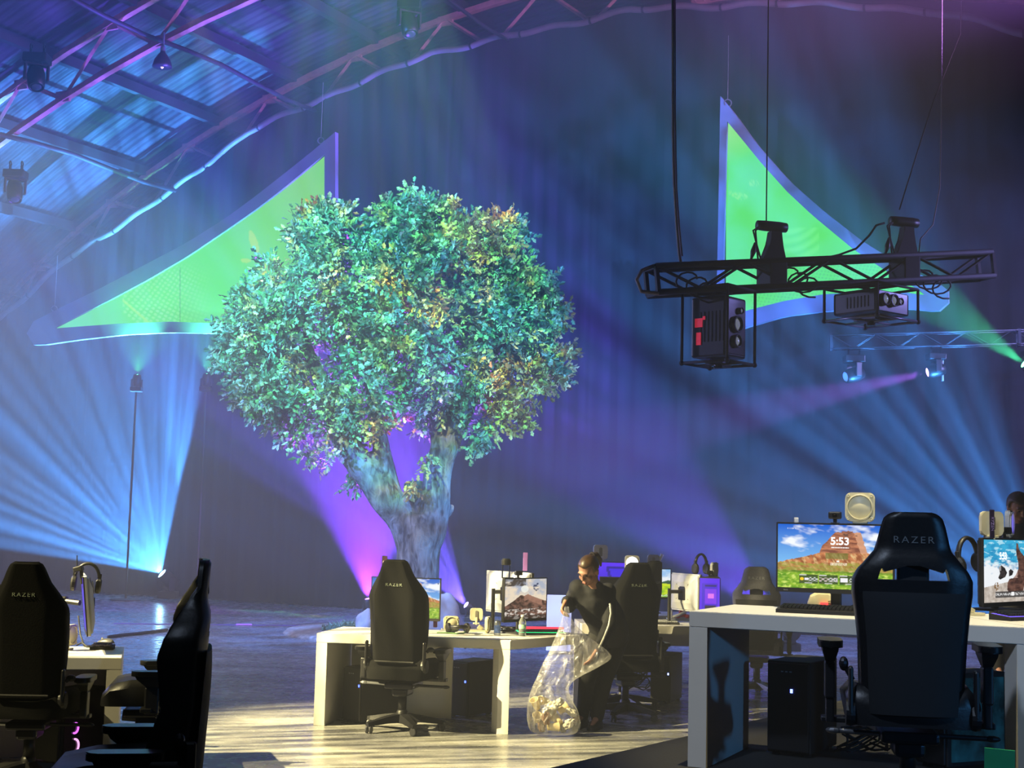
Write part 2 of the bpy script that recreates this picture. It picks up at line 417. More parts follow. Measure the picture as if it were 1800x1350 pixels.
def bark():
    mt = bpy.data.materials.new('sculpted_bark'); mt.use_nodes = True
    nt = mt.node_tree; n = nt.nodes; bs = n['Principled BSDF']; bs.inputs['Roughness'].default_value = 0.85
    tc = n.new('ShaderNodeTexCoord'); mp = n.new('ShaderNodeMapping'); mp.inputs['Scale'].default_value = (1, 1, 0.35)
    nt.links.new(tc.outputs['Object'], mp.inputs['Vector'])
    mp.inputs['Scale'].default_value = (1, 1, .4)
    vz = n.new('ShaderNodeTexNoise'); vz.inputs['Scale'].default_value = 2.4; vz.inputs['Detail'].default_value = 8; vz.inputs['Roughness'].default_value = .62; vz.inputs['Distortion'].default_value = 1.4
    nt.links.new(mp.outputs[0], vz.inputs['Vector'])
    nz = n.new('ShaderNodeTexNoise'); nz.inputs['Scale'].default_value = 11; nz.inputs['Detail'].default_value = 6; nz.inputs['Distortion'].default_value = .8
    nt.links.new(mp.outputs[0], nz.inputs['Vector'])
    mx = n.new('ShaderNodeMath'); mx.operation = 'MULTIPLY_ADD'; mx.inputs[1].default_value = .6
    nt.links.new(vz.outputs['Fac'], mx.inputs[0])
    m2 = n.new('ShaderNodeMath'); m2.operation = 'MULTIPLY'; m2.inputs[1].default_value = .4
    nt.links.new(nz.outputs['Fac'], m2.inputs[0]); nt.links.new(m2.outputs[0], mx.inputs[2])
    rp = n.new('ShaderNodeValToRGB'); e = rp.color_ramp.elements
    e[0].position = .42; e[0].color = C(30, 29, 28); e[1].position = .6; e[1].color = C(124, 120, 110)
    nt.links.new(mx.outputs[0], rp.inputs[0]); nt.links.new(rp.outputs[0], bs.inputs['Base Color'])
    bp = n.new('ShaderNodeBump'); bp.inputs['Strength'].default_value = 1.0; bp.inputs['Distance'].default_value = .08
    nt.links.new(mx.outputs[0], bp.inputs['Height']); nt.links.new(bp.outputs[0], bs.inputs['Normal'])
    return mt
M_bark = bark()
trunk = b.o('trunk', M_bark, tree, smooth=True)
md = trunk.modifiers.new('join', 'REMESH'); md.mode = 'VOXEL'; md.voxel_size = 0.045; md.use_smooth_shade = True
md = trunk.modifiers.new('soft', 'SMOOTH'); md.iterations = 4
for (a, c) in (((640, 830, -.1), (700, 868, 0)), ((560, 800, -.2), (600, 770, -.2)), ((728, 862, .1), (765, 850, .1)), ((735, 560, -.8), (728, 640, -.7)), ((770, 800, -.1), (745, 825, -.2)), ((610, 560, -.9), (600, 640, -.6)), ((860, 560, -.8), (835, 640, -.5))):
    pass
# foliage
BL = [(582, 440, 62), (560, 410, 40), (600, 400, 34), (545, 520, 85), (640, 500, 88), (478, 575, 72), (565, 640, 105), (470, 665, 62), (440, 620, 45), (640, 690, 70), (735, 452, 92), (720, 400, 52), (765, 395, 40), (800, 470, 90), (868, 452, 58), (872, 420, 36), (740, 560, 105), (850, 560, 100), (915, 565, 62), (935, 545, 36), (800, 650, 95), (900, 640, 80), (750, 710, 42), (858, 710, 46), (530, 735, 42), (600, 740, 42), (955, 640, 32), (505, 700, 44), (690, 600, 70), (455, 560, 40), (700, 470, 50), (905, 500, 50)]
FC = [C(128, 160, 112), C(96, 142, 92), C(150, 174, 124), C(76, 112, 76), C(172, 184, 140)]
YC = [C(206, 176, 84), C(182, 140, 70), C(212, 194, 106), C(160, 112, 66)]
lv = []; lf = []; lc = []
def leaf(p, d, up, L, w, col):
    s = d.cross(up)
    if s.length < 1e-4: return
    s.normalize(); nrm = s.cross(d).normalized()
    i = len(lv); dn = nrm*(-w*.4)
    lv.append(p); lv.append(p+d*L)
    for sg in (1, -1):
        for t, k in ((.24, .8), (.4, .45), (.6, 1.0), (.8, .5)): lv.append(p+d*(L*t)+s*(sg*w*k)+dn*k)
    lf.append((i, i+2, i+3, i+4, i+5, i+1)); lf.append((i+1, i+9, i+8, i+7, i+6, i))
    lc.extend([col]*10)
R = random.Random(11)
def rdir():
    while True:
        v = V((R.uniform(-1, 1), R.uniform(-1, 1), R.uniform(-1, 1)))
        if 0.05 < v.length < 1: return v.normalized()
PXM = 2500/TY
def spray(p, d, n, sc, col_at):
    """a twig with lobed leaflets along it"""
    up = rdir()
    s = d.cross(up).normalized()
    for k in range(n):
        t = k/(n-1); q = p+d*(t*0.24*sc)
        side = s if k % 2 else -s
        dd = (d*0.7+side*(0.9 if k < n-1 else 0)+rdir()*0.35).normalized()
        leaf(q, dd, (up+rdir()*0.5), R.uniform(.08, .125)*sc, R.uniform(.028, .043)*sc, col_at(q))
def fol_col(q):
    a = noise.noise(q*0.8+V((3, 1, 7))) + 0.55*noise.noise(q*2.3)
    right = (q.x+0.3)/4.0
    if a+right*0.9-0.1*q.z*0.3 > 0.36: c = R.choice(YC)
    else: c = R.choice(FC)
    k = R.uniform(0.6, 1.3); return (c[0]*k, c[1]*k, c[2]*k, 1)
for (cx, cy, r) in BL:
    depth = min(1.25, r/PXM*1.35)
    c0 = TP(cx, cy, R.uniform(-.25, .25)); rm = r/PXM
    n = int(50+rm*rm*600)
    for k in range(n):
        v = rdir(); rr = R.random()**0.28
        if v.y > 0.35 and R.random() < 0.55: v.y *= -1
        p = c0+V((v.x*rm*rr, v.y*depth*rr, v.z*rm*rr))
        if noise.noise(p*2.2+V((9, 4, 2))) < -0.28: continue
        d = (v*0.8+V((0, -0.25, -0.1))+rdir()*0.8).normalized()
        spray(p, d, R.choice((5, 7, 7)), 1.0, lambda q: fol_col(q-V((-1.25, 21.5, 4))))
# stray sprays sticking out of the crown and on the limbs
for (px, py) in ((718, 356), (742, 372), (598, 385), (575, 378), (612, 382), (655, 418), (668, 432), (790, 370), (890, 395), (905, 415), (940, 490), (958, 500), (975, 545), (982, 560), (985, 620), (980, 660), (400, 580), (396, 625), (405, 640), (420, 520), (435, 690), (455, 716), (480, 735), (520, 762), (548, 790), (560, 800), (575, 792), (620, 842), (632, 838), (722, 846), (748, 806), (838, 778), (842, 765), (825, 775), (905, 735), (918, 728), (880, 745), (468, 462), (440, 505), (690, 720), (665, 745), (780, 735)):
    p = TP(px, py, R.uniform(-.5, .1))
    for k in range(7):
        q = p+rdir()*0.09
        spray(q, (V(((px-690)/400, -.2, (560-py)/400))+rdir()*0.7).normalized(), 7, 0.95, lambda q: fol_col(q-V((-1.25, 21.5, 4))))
me = bpy.data.meshes.new('foliage')
me.from_pydata([tuple(tinv @ p) for p in lv], [], lf)
ca = me.color_attributes.new('Col', 'FLOAT_COLOR', 'POINT')
ca.data.foreach_set('color', [x for c in lc for x in c])
fol = link_mesh('foliage', me, attr_mat('oak_leaves', rough=0.55, trans=0.22), tree)
tag(fol, 'teal, green and yellow leaves')
# thin bare twigs showing through the crown
for pts in ([(738, 585, -1.0), (734, 610, -.97), (731, 640, -.9), (728, 670, -.8)],):
    b = B(); b.tube([tinv @ TP(*p) for p in pts], [.012, .016, .018, .02][:len(pts)], 6); b.o('twig', M_bark, tree, smooth=True)

# planted island at the foot of the tree
ic = G(735, 1093); ic = V((-1.25, 21.45, 0))
b = B(); b.lathe([(2.05, 0), (2.0, .05), (1.5, .09), (.4, .1), (.01, .1)], (ic.x, ic.y, 0), 48)
isl = b.o('planting_bed', mat('peat_mulch', C(140, 126, 110), 0.95, var=0.5, scale=14, bump=0.6), smooth=True)
tag(isl, 'low round mulch bed around the foot of the artificial tree', 'planting bed')
def rock(label, c, r, seed):
    b = B(); g = bmesh.ops.create_icosphere(b.b, subdivisions=4, radius=1.0)
    for v in g['verts']:
        k = 1+0.22*noise.noise(v.co*1.6+V((seed, 0, 0)))+0.07*noise.noise(v.co*5+V((seed, 2, 0)))
        v.co = V((v.co.x*r[0]*k, v.co.y*r[1]*k, v.co.z*r[2]*k))
    o = b.o('boulder', mat('pale_rock', C(150, 150, 148), 0.9, var=0.25, scale=5, bump=0.4), smooth=True)
    o.location = c; tag(o, label, 'rock')
rk = at(648, 1092, 20.6); rock('small pale boulder beside the grass tuft on the mulch bed', (rk.x, rk.y, 0.17), (.2, .2, .22), 1)
rk = at(778, 1075, 20.2); rock('tall rounded grey boulder right of the tree foot, behind the landscape monitor', (rk.x, rk.y, 0.27), (.27, .25, .42), 5)
gp = at(612, 1096, 20.8)
gv = []; gf = []
for k in range(420):
    p = V((R.uniform(-.36, .42), R.uniform(-.12, .12), 0)); h = R.uniform(.1, .24)*(1-abs(p.x)*1.1); d = V((R.uniform(-.5, .5), R.uniform(-.5, .2), 1)).normalized()
    s = V((.009, .004, 0)); i = len(gv); mdp = p+d*h*.6; tp = p+d*h+V((R.uniform(-.05, .05), R.uniform(-.05, .05), -.02))
    gv += [p-s, p+s, mdp+s, mdp-s, tp]; gf += [(i, i+1, i+2, i+3), (i+3, i+2, i+4)]
me = bpy.data.meshes.new('grass_tuft'); me.from_pydata([tuple(p) for p in gv], [], gf)
o = link_mesh('grass_tuft', me, mat('dry_green_grass', C(150, 178, 140), 0.8, var=0.3)); o.location = (gp.x, gp.y, 0.06)
tag(o, 'low tuft of green grass on the left of the mulch bed', 'grass tuft')

# purple tape line on the floor, its reflected light put in as emission
a0, a1 = G(200, 1096.5), G(600, 1101)
dd = (a1-a0).normalized(); nn = V((-dd.y, dd.x, 0))*0.05
b = B(); b.loft([[a0-nn+V((0, 0, .001)), a0+nn+V((0, 0, .001)), a0+nn+V((0, 0, .008)), a0-nn+V((0, 0, .008))], [a1-nn+V((0, 0, .001)), a1+nn+V((0, 0, .001)), a1+nn+V((0, 0, .008)), a1-nn+V((0, 0, .008))]])
ft = thing('floor_tape_line', 'thin purple tape with added glow along the floor left of the tree', 'floor tape', (0, 0, 0))
b.o('diffuser', mat('dim_violet_strip', C(120, 92, 170), 0.5, emit=0.12, var=0.05), ft)  # body of the tape, no lamp: faint glow added
c0 = a0.lerp(a1, .53); c1 = a0.lerp(a1, .60)
b = B(); b.box((c0+c1)/2+V((0, 0, .012)), ((c1-c0).length, .12, .012), rot=(0, 0, math.atan2(dd.y, dd.x)))
tag(b.o('bright_segment', mat('painted_tape_sheen', C(190, 120, 255), 0.5, emit=0.7, var=0.05), ft), 'brightest violet stretch, reflection put in as glow')
# dark cable lying on the floor
p0, p1 = G(190, 1122), G(292, 1110)
b = B(); b.tube([p0.lerp(p1, t/8)+V((0, .06*math.sin(t), .02)) for t in range(9)], .022, 6)
tag(b.o('floor_cable', M_cable, smooth=True), 'black cable lying on the floor behind the left desk', 'cable')

# ================================================================ hanging sail screens
def sail(name, label, outer, inner, edges, xr, tophalf, flip, frame_col, hy):
    """outer / inner: three sides as polylines in pixels, unprojected on a plane parallel to the drape"""
    def W(px, py, off=0.0):
        hx, z = on_curtain(px, py, hy); return HW(hx, hy+off, z)
    def samp(poly, n):
        L = [0]
        for (a, b_), (c, d) in zip(poly, poly[1:]): L.append(L[-1]+math.hypot(c-a, d-b_))
        out = []
        for i in range(n):
            t = L[-1]*i/n; k = max(j for j in range(len(L)) if L[j] <= t+1e-9); k = min(k, len(poly)-2)
            f = (t-L[k])/max(1e-6, L[k+1]-L[k]); out.append((poly[k][0]+(poly[k+1][0]-poly[k][0])*f, poly[k][1]+(poly[k+1][1]-poly[k][1])*f))
        return out
    t = thing(name, label, 'screen', W(*outer[0][0]))
    inv = Matrix.Translation(t.location).inverted()
    O = [q for sd in outer for q in samp(sd, 26)]; I = [q for sd in inner for q in samp(sd, 26)]
    b = B(); n = len(O)
    lay = [[b.b.verts.new(inv @ W(*q, off)) for q in ring] for ring, off in ((O, -.05), (I, -.05), (I, .05), (O, .05))]
    for k in range(4):
        A, D = lay[k], lay[(k+1) % 4]
        for i in range(n): b.b.faces.new((A[i], A[(i+1) % n], D[(i+1) % n], D[i]))
    fr = b.o('frame', mat('lilac_grey_fabric', C(112, 108, 130), 0.8, var=0.06, scale=4), t); tag(fr, frame_col)
    # the glowing fabric, with the projected picture as its own colour
    topc, botc = tophalf
    NX, NY = 260, 120; vs = []; cs = []; fs = []
    for i in range(NX+1):
        px = xr[0]+(xr[1]-xr[0])*i/NX
        y0, y1 = interp(topc, px), interp(botc, px)
        for j in range(NY+1):
            py = y0+(y1-y0)*j/NY
            vs.append(tuple(inv @ W(px, py, 0.0))); cs.append(sail_col(px, py, flip))
    for i in range(NX):
        for j in range(NY):
            k = i*(NY+1)+j; fs.append((k, k+NY+1, k+NY+2, k+1))
    me = bpy.data.meshes.new('screen_fabric'); me.from_pydata(vs, [], fs)
    ca = me.color_attributes.new('Col', 'FLOAT_COLOR', 'POINT'); ca.data.foreach_set('color', [x for c in cs for x in c])
    tag(link_mesh('screen_fabric', me, attr_mat('green_projection_picture', 1.25), t), 'bright green projected picture with dotted waves')
    for q in edges:
        p = inv @ W(q[0], q[1], -.02)
        b = B(); b.tube([p+V((.06*math.cos(a), 0, .06+.06*math.sin(a))) for a in [2*PI*k/12 for k in range(12)]], .012, 6, closed=True)
        b.tube([p+V((0, 0, .12)), p+V((0, 0, 1.2))], .006, 5)
        b.o('shackle', M_steel, t)
    return t
def mixc(a, c, t):
    t = max(0, min(1, t)); return tuple(a[i]+(c[i]-a[i])*t for i in range(3))+(1,)
def sail_col(px, py, flip):
    if not flip:      # left sail
        c = mixc(C(88, 226, 84), C(122, 208, 62), (px-330)/230-(py-380)/330)
        c = mixc(c, C(86, 208, 128), (230-px)/150)
        # dotted fan
        r = math.hypot(px-430, py-300); th = math.atan2(py-300, 430-px)
        if 215 < px < 375 and py > 455 and r < 330:
            d = math.hypot(((r/7.0) % 1)-.5, ((th*34) % 1)-.5)
            edge = min(1, (375-px)/60)*min(1, (py-455)/30)
            if d < .33: c = mixc(c, C(150, 250, 140), .55*edge)
            if abs(px-(207+(py-520)*1.15)) < 3 and py > 520: c = mixc(c, C(170, 240, 90), .6)
        for (x, y, sx, sy) in ((446, 425, 7, 20), (432, 458, 9, 4)):
            e = ((px-x-(py-y)*.3)/sx)**2+((py-y)/sy)**2
            if e < 1: c = mixc(c, C(172, 226, 60), .7)
        c = mixc(c, C(80, 190, 80), .35*noise.noise(V((px/60, py/60, 0))))
        if abs(px-316) < 1 and py > 470: c = mixc(c, C(40, 140, 60), .5)
    else:
        c = mixc(C(86, 222, 84), C(158, 226, 140), (290-py)/90-(px-1280)/300)
        r = math.hypot(px-1390, py-350); w = .5+.5*math.sin(r/2.6+2*math.sin(px/25))
        if 1350 < px < 1440 and 400 < py < 450: c = mixc(c, C(120, 245, 120), .45*w)
        if py > 455 and px > 1320:
            d = math.hypot(((px+py*.4)/6.5 % 1)-.5, ((py-px*.12)/6.0 % 1)-.5)
            if d < .3: c = mixc(c, C(60, 190, 80), .5)
        for (x, y, sx, sy) in ((1302, 345, 10, 5), (1325, 322, 8, 5), (1288, 340, 5, 4)):
            if noise.noise(V((px/3, py/3, 1))) > 0 and ((px-x)/sx)**2+((py-y)/sy)**2 < 1.4: c = mixc(c, C(150, 240, 100), .6)
        c = mixc(c, C(70, 190, 70), .3*noise.noise(V((px/50, py/70, 3))))
    return c
oL = [[(592, 233), (592, 400), (592, 628)], [(592, 628), (520, 604), (450, 592), (390, 587), (300, 585), (220, 589), (140, 598), (78, 607), (62, 607)], [(62, 607), (50, 598), (50, 578), (62, 565), (110, 541), (180, 507), (250, 470), (330, 428), (400, 384), (450, 347), (500, 308), (550, 268), (592, 233)]]
iL = [[(573, 273), (573, 400), (573, 600)], [(573, 600), (520, 586), (450, 574), (390, 569), (300, 566), (220, 569), (150, 574), (98, 578), (97, 578)], [(97, 578), (99, 577), (102, 576), (108, 572), (140, 556), (200, 526), (260, 494), (330, 453), (400, 406), (450, 371), (500, 333), (540, 300), (573, 273)]]
sail('sail_screen', 'left curved triangular screen glowing green, partly behind the tree', oL, iL, ((565, 253), (97, 548)), (100, 573), ([(97, 578), (140, 556), (200, 526), (260, 494), (330, 453), (400, 406), (450, 371), (500, 333), (540, 300), (573, 273)], [(97, 578), (150, 574), (220, 569), (300, 566), (390, 569), (450, 574), (520, 586), (573, 600)]), False, 'lilac grey border', -1.3)
oR = [[(1268, 170), (1263, 450), (1259, 606)], [(1259, 606), (1285, 588), (1310, 577), (1380, 557), (1450, 548), (1550, 543), (1600, 544), (1640, 548), (1652, 547)], [(1652, 547), (1668, 534), (1671, 516), (1660, 502), (1600, 475), (1520, 427), (1450, 373), (1390, 320), (1330, 252), (1290, 196), (1268, 170)]]
iR = [[(1280, 215), (1274, 450), (1272, 566)], [(1272, 566), (1290, 556), (1313, 547), (1380, 530), (1450, 518), (1540, 514), (1590, 514), (1612, 518), (1626, 519)], [(1626, 519), (1628, 517), (1622, 513), (1610, 507), (1560, 478), (1500, 438), (1430, 380), (1385, 338), (1340, 288), (1305, 245), (1280, 215)]]
sail('sail_screen', 'right curved triangular screen glowing green, behind the hanging truss', oR, iR, ((1280, 188),), (1276, 1626), ([(1276, 212), (1280, 215), (1305, 245), (1340, 288), (1385, 338), (1430, 380), (1500, 438), (1560, 478), (1610, 507), (1626, 519)], [(1272, 566), (1290, 556), (1313, 547), (1380, 530), (1450, 518), (1540, 514), (1590, 514), (1626, 519)]), True, 'lilac blue border', -1.3)

# ================================================================ moving head stage lights
SPOTS = []
def moving_head(label, base, aim, lens_col, hanging=True, sc=1.0, lens_e=0.0, group=None, drop=0.0):
    """base: foot of the fixture; aim: unit direction of the head; returns lens position"""
    t = thing('moving_head_light', label, 'stage light', base, 0, group)
    s = -1 if hanging else 1
    b = B(); b.box((0, 0, s*.07*sc), (.36*sc, .3*sc, .14*sc), bev=.02*sc); b.box((0, 0, s*.145*sc), (.2*sc, .2*sc, .02*sc)); b.o('base', M_black, t)
    piv = V((0, 0, s*.36*sc)); aim = V(aim).normalized()
    # yoke turns to the head's bearing
    yaw = math.atan2(aim.y, aim.x); Rz = Matrix.Rotation(yaw, 4, 'Z')
    b = B()
    for q in (-1, 1): b.box((0, q*.165*sc, s*.27*sc), (.12*sc, .04*sc, .26*sc), Rz, bev=.012*sc)
    b.box((0, 0, s*.16*sc), (.12*sc, .36*sc, .03*sc), Rz)
    b.o('yoke', M_black, t)
    q = aim.to_track_quat('Z', 'Y').to_matrix().to_4x4()
    b = B(); b.lathe([(.05*sc, -.2*sc), (.11*sc, -.18*sc), (.135*sc, -.06*sc), (.135*sc, .08*sc), (.115*sc, .19*sc), (.1*sc, .2*sc), (.095*sc, .17*sc)], piv, 20, q); b.o('head', M_black, t, smooth=True)
    b = B(); b.lathe([(.001, .02*sc), (.06*sc, .015*sc), (.095*sc, 0)], piv+aim*.18*sc, 20, q)
    b.o('lens', mat('lens_%d_%d_%d' % tuple(int(x*99) for x in lens_col[:3]), lens_col, 0.2, var=.02, emit=lens_e) if lens_e else mat('dark_lens', C(60, 66, 80), .1), t, smooth=True)
    if hanging:
        for q in (-.1, .1):
            b = B(); b.box((q*sc, 0, .05*sc), (.03*sc, .05*sc, .1*sc)); b.tube([(q*sc+.0, .045*sc*math.cos(a), .12*sc+.045*sc*math.sin(a)) for a in [2*PI*k/10 for k in range(10)]], .012*sc, 5, closed=True); b.o('clamp', M_metal, t)
        if drop:
            b = B(); b.tube([(0, 0, .1), (0, 0, drop)], .008, 5); b.o('drop_wire', M_cable, t)
    return t.location+piv+aim*.22*sc

# ================================================================ truss helper
def box_truss(name, label, A, Bp, S, cat='lighting truss', rc=.025, step=.42, joints=(), mt=None):
    mt = mt or M_blk2
    A = V(A); Bp = V(Bp); L = (Bp-A).length; x = (Bp-A).normalized(); y = V((0, 0, 1)).cross(x).normalized(); z = x.cross(y)
    t = thing(name, label, cat, (A+Bp)/2)
    t.rotation_euler = Matrix((x, y, z)).transposed().to_euler()
    h = S/2
    for sy in (-h, h):
        for sz in (-h, h):
            b = B(); b.cyl((-L/2, sy, sz), (L/2, sy, sz), rc, n=10); b.o('chord', mt, t, smooth=True)
    n = max(2, int(L/step))
    for (fx, fy, vert) in ((-h, 0, 1), (h, 0, 1), (0, -h, 0), (0, h, 0)):
        for i in range(n):
            a = -L/2+L*i/n; c = -L/2+L*(i+1)/n; s = 1 if i % 2 else -1
            b = B()
            if vert: b.cyl((a, fx, -h*s), (c, fx, h*s), rc*.5, n=6)
            else: b.cyl((a, -h*s, fy), (c, h*s, fy), rc*.5, n=6)
            b.o('brace', mt, t)
    for xx in (-L/2, L/2)+tuple(joints):
        b = B()
        for sy in (-h, h): b.box((xx, sy, 0), (.04, .05, S))
        for sz in (-h, h): b.box((xx, 0, sz), (.04, S, .05))
        b.o('end_frame', mt, t)
    return t
TA, TB = at(1146, 494, 15.6), at(1733, 467, 17.0)
box_truss('lighting_truss', 'black box truss hanging at upper right in front of the green screen', TA, TB, .29, rc=.036, step=.5)
tx = (TB-TA).normalized(); ty = V((0, 0, 1)).cross(tx).normalized()
def onT(px, dz=0.0, dyy=0.0):      # point on the truss below a given pixel column
    f = (px-1146)/(1733-1146); return TA.lerp(TB, f)+V((0, 0, dz))+ty*dyy
trot = math.atan2(tx.y, tx.x)
# hoists standing on the truss
for i, (px, lb) in enumerate(((1345, 'left black chain hoist on a post above the hanging truss'), (1580, 'right black chain hoist on a post above the hanging truss'))):
    p = onT(px, .15)
    t = thing('chain_hoist', lb, 'hoist', p, trot, 'chain hoists on the hanging truss')
    b = B(); b.prism([(-.15, 0), (.17, 0), (.11, .18), (.1, .36), (-.03, .36), (-.05, .2)], -.06, .06, RX90, bev=.008); b.o('bracket', M_blk2, t)
    b = B(); b.lathe([(.02, -.19), (.055, -.18), (.06, -.1), (.062, .1), (.055, .19), (.02, .2)], (0, 0, 0), 18, Matrix.Translation((-.01, 0, .42)) @ Matrix.Rotation(PI/2, 4, 'Y')); b.o('motor_body', M_black, t, smooth=True)
    for q in (-.06, .06): pass
    b = B(); b.box((0, 0, -.15), (.22, .34, .3), bev=.015); b.o('clamp_box', M_blk2, t)
    for k in range(2):
        b = B(); b.tube([(-.15, -.03, .42), (-.24-.03*k, -.05, .34), (-.23, -.06, .18), (-.21+.04*k, -.06, 0)], .011, 6); b.o('hook_strap', M_cable, t, smooth=True)
    b = B(); b.tube([(-.25, -.06, .2), (-.27, -.06, .1), (-.3, -.06, .0)], [.012, .035, .012], 8); b.o('plug', M_black, t, smooth=True)
# cables going up to the roof
def cable(label, pts, r, cat='cable', name='suspension_cable', mt=None):
    b = B(); b.tube(pts, r, 7); return tag(b.o(name, mt or M_cable, smooth=True), label, cat)
cable('pale twin power cable hanging down to the left end of the truss', [at(1183, -30, 15.75), at(1183, 100, 15.75), at(1183, 230, 15.75), at(1185, 320, 15.74), at(1190, 400, 15.73), at(1194, 446, 15.72), at(1198, 468, 15.72)], .018, mt=mat('grey_cable', C(120, 112, 110), .6))
cable('second pale cable beside the twin cable on the left end of the truss', [at(1186, -30, 15.78), at(1186.5, 200, 15.78), at(1189, 330, 15.77), at(1194, 400, 15.76), at(1199, 450, 15.75)], .012, mt=mat('grey_cable', C(120, 112, 110), .6))
cable('thin black wire rope rising from the left hoist across the green screen', [at(1347, 392, 16.1), at(1348.5, 250, 16.1), at(1351, -30, 16.1)], .008)
cable('black chain cable rising from the right hoist past the roof truss', [at(1581, 368, 16.6), at(1640, 180, 17.6), at(1688, 60, 18.4), at(1690, -30, 18.6)], .009)
cable('thin pale control cable looping up at the right end of the truss', [at(1615, 445, 16.7), at(1618, 420, 16.7), at(1640, 395, 16.8), at(1652, 330, 16.9), at(1655, 200, 17), at(1656, -20, 17.1)], .008, mt=mat('grey_cable', C(120, 112, 110), .6))
cable('black jumper cable sagging along the truss between the two hoists', [at(1555, 392, 16.4), at(1540, 396, 16.4), at(1528, 414, 16.4), at(1505, 437, 16.4), at(1475, 448, 16.35), at(1440, 456, 16.3)], .013)
b = B(); c0 = onT(1150, 0)
b.tube([c0+tx*(-.02)+V((0, -.12, .15)), c0+tx*(-.17)+V((0, -.14, .1)), c0+tx*(-.23)+V((0, -.14, 0)), c0+tx*(-.17)+V((0, -.12, -.13)), c0+tx*(.05)+V((0, -.14, -.17)), c0+tx*(.3)+V((0, -.15, -.16))], .022, 8)
tag(b.o('cable_loop', mat('grey_cable', C(120, 112, 110), .6), smooth=True), 'loop of cable bent around the left end of the truss', 'cable')
for k, (px, lb) in enumerate(((1230, 'coil of black cable tied inside the left bay of the truss'), (1400, 'coil of black cable tied in the middle bay of the truss'), (1640, 'coil of black cable hanging under the right bay of the truss'))):
    c0 = onT(px, -.02 if k < 2 else -.12, -.12); b = B()
    b.tube([c0+tx*(.16*math.cos(a)+.02*a-.3)+V((0, 0, .1*math.sin(a)-.01*a)) for a in [j*.5 for j in range(36)]], .011, 6)
    tag(b.o('cable_coil', M_cable, smooth=True), lb, 'cable')

# ================================================================ projectors in cages under the truss
def projector(label, c, rz, D, lens_pos, red, cage_h):
    w, d, h = D
    t = thing('projector', label, 'projector', c, rz)
    b = B(); b.box((0, 0, 0), D, bev=.025); b.o('body', M_black, t)
    fx = w/2
    b = B(); b.box((fx+.004, 0, 0), (.012, d*.86, h*.9), bev=.004); b.o('front_panel', mat('gloss_black_panel', C(14, 14, 17), .2), t)
    for (yy, zz, rr) in lens_pos:
        q = Matrix.Rotation(PI/2, 4, 'Y')
        b = B(); b.lathe([(rr*1.25, 0), (rr*1.25, .05), (rr, .055), (rr*.98, .02)], (fx, yy, zz), 20, q); L = b.o('lens_barrel', M_metal, t, smooth=True)
        b = B(); b.lathe([(.001, .05), (rr*.5, .045), (rr*.95, .02)], (fx, yy, zz), 20, q); b.o('lens_glass', mat('lens_glass', C(190, 200, 215), .05, .6, emit=.25), L, smooth=True)
    b = B()
    for k in range(7): b.box((-.1+.05*k, -d/2-.003, 0), (.012, .008, h*.5))
    b.o('vent_grille', M_blk2, t)
    for (xx, zz, sx, sz) in red:
        b = B(); b.box((xx, -d/2-.006, zz), (sx, .008, sz)); tag(b.o('warning_sticker', mat('red_label_added_glow', C(214, 40, 62), .5, emit=.5), t), 'red label with added glow')  # label patches brightened by their own emission
    e = .07; cw, cd = w/2+e, d/2+e; top = h/2+cage_h; bt = -h/2-.06
    for sx in (-1, 1):
        for sy in (-1, 1):
            b = B(); b.cyl((sx*cw, sy*cd, bt), (sx*cw, sy*cd, top), .017, n=8); b.sph((sx*cw, sy*cd, bt), .03, 8, 6); b.o('cage_post', M_blk2, t, smooth=True)
    for zz in (bt, top):
        b = B(); r = .016
        b.cyl((-cw, -cd, zz), (cw, -cd, zz), r, n=8); b.cyl((cw, -cd, zz), (cw, cd, zz), r, n=8); b.cyl((cw, cd, zz), (-cw, cd, zz), r, n=8); b.cyl((-cw, cd, zz), (-cw, -cd, zz), r, n=8)
        b.cyl((-cw, 0, zz), (cw, 0, zz), r, n=8); b.cyl((0, -cd, zz), (0, cd, zz), r, n=8)
        b.o('cage_frame', mat('scuffed_steel', C(110, 108, 120), .35, .7) if zz == bt and not red else M_blk2, t, smooth=True)
    b = B(); b.box((0, 0, bt+.02), (w*.5, d*.4, .04)); b.lathe([(.05, 0), (.05, .05)], (0, 0, bt-.05), 12); b.o('mount_plate', M_metal, t)
    return t
pc = at(1263, 578, 15.85)
projector('black projector standing upright in a cage under the left part of the truss', pc, math.radians(-42), (.46, .42, .68), ((-.02, .03, .075), (-.02, -.16, .06), (.05, .19, .03)), ((-.12, .05, .1, .1), (-.12, -.13, .06, .14), (-.05, .1, .03, .04)), .1)
pc = at(1531, 537, 16.5)
projector('black projector lying flat in a cage under the right part of the truss', pc, math.radians(-52), (.62, .62, .26), ((-.17, .02, .06), (-.02, .02, .06), (.1, .02, .035)), (), .06)

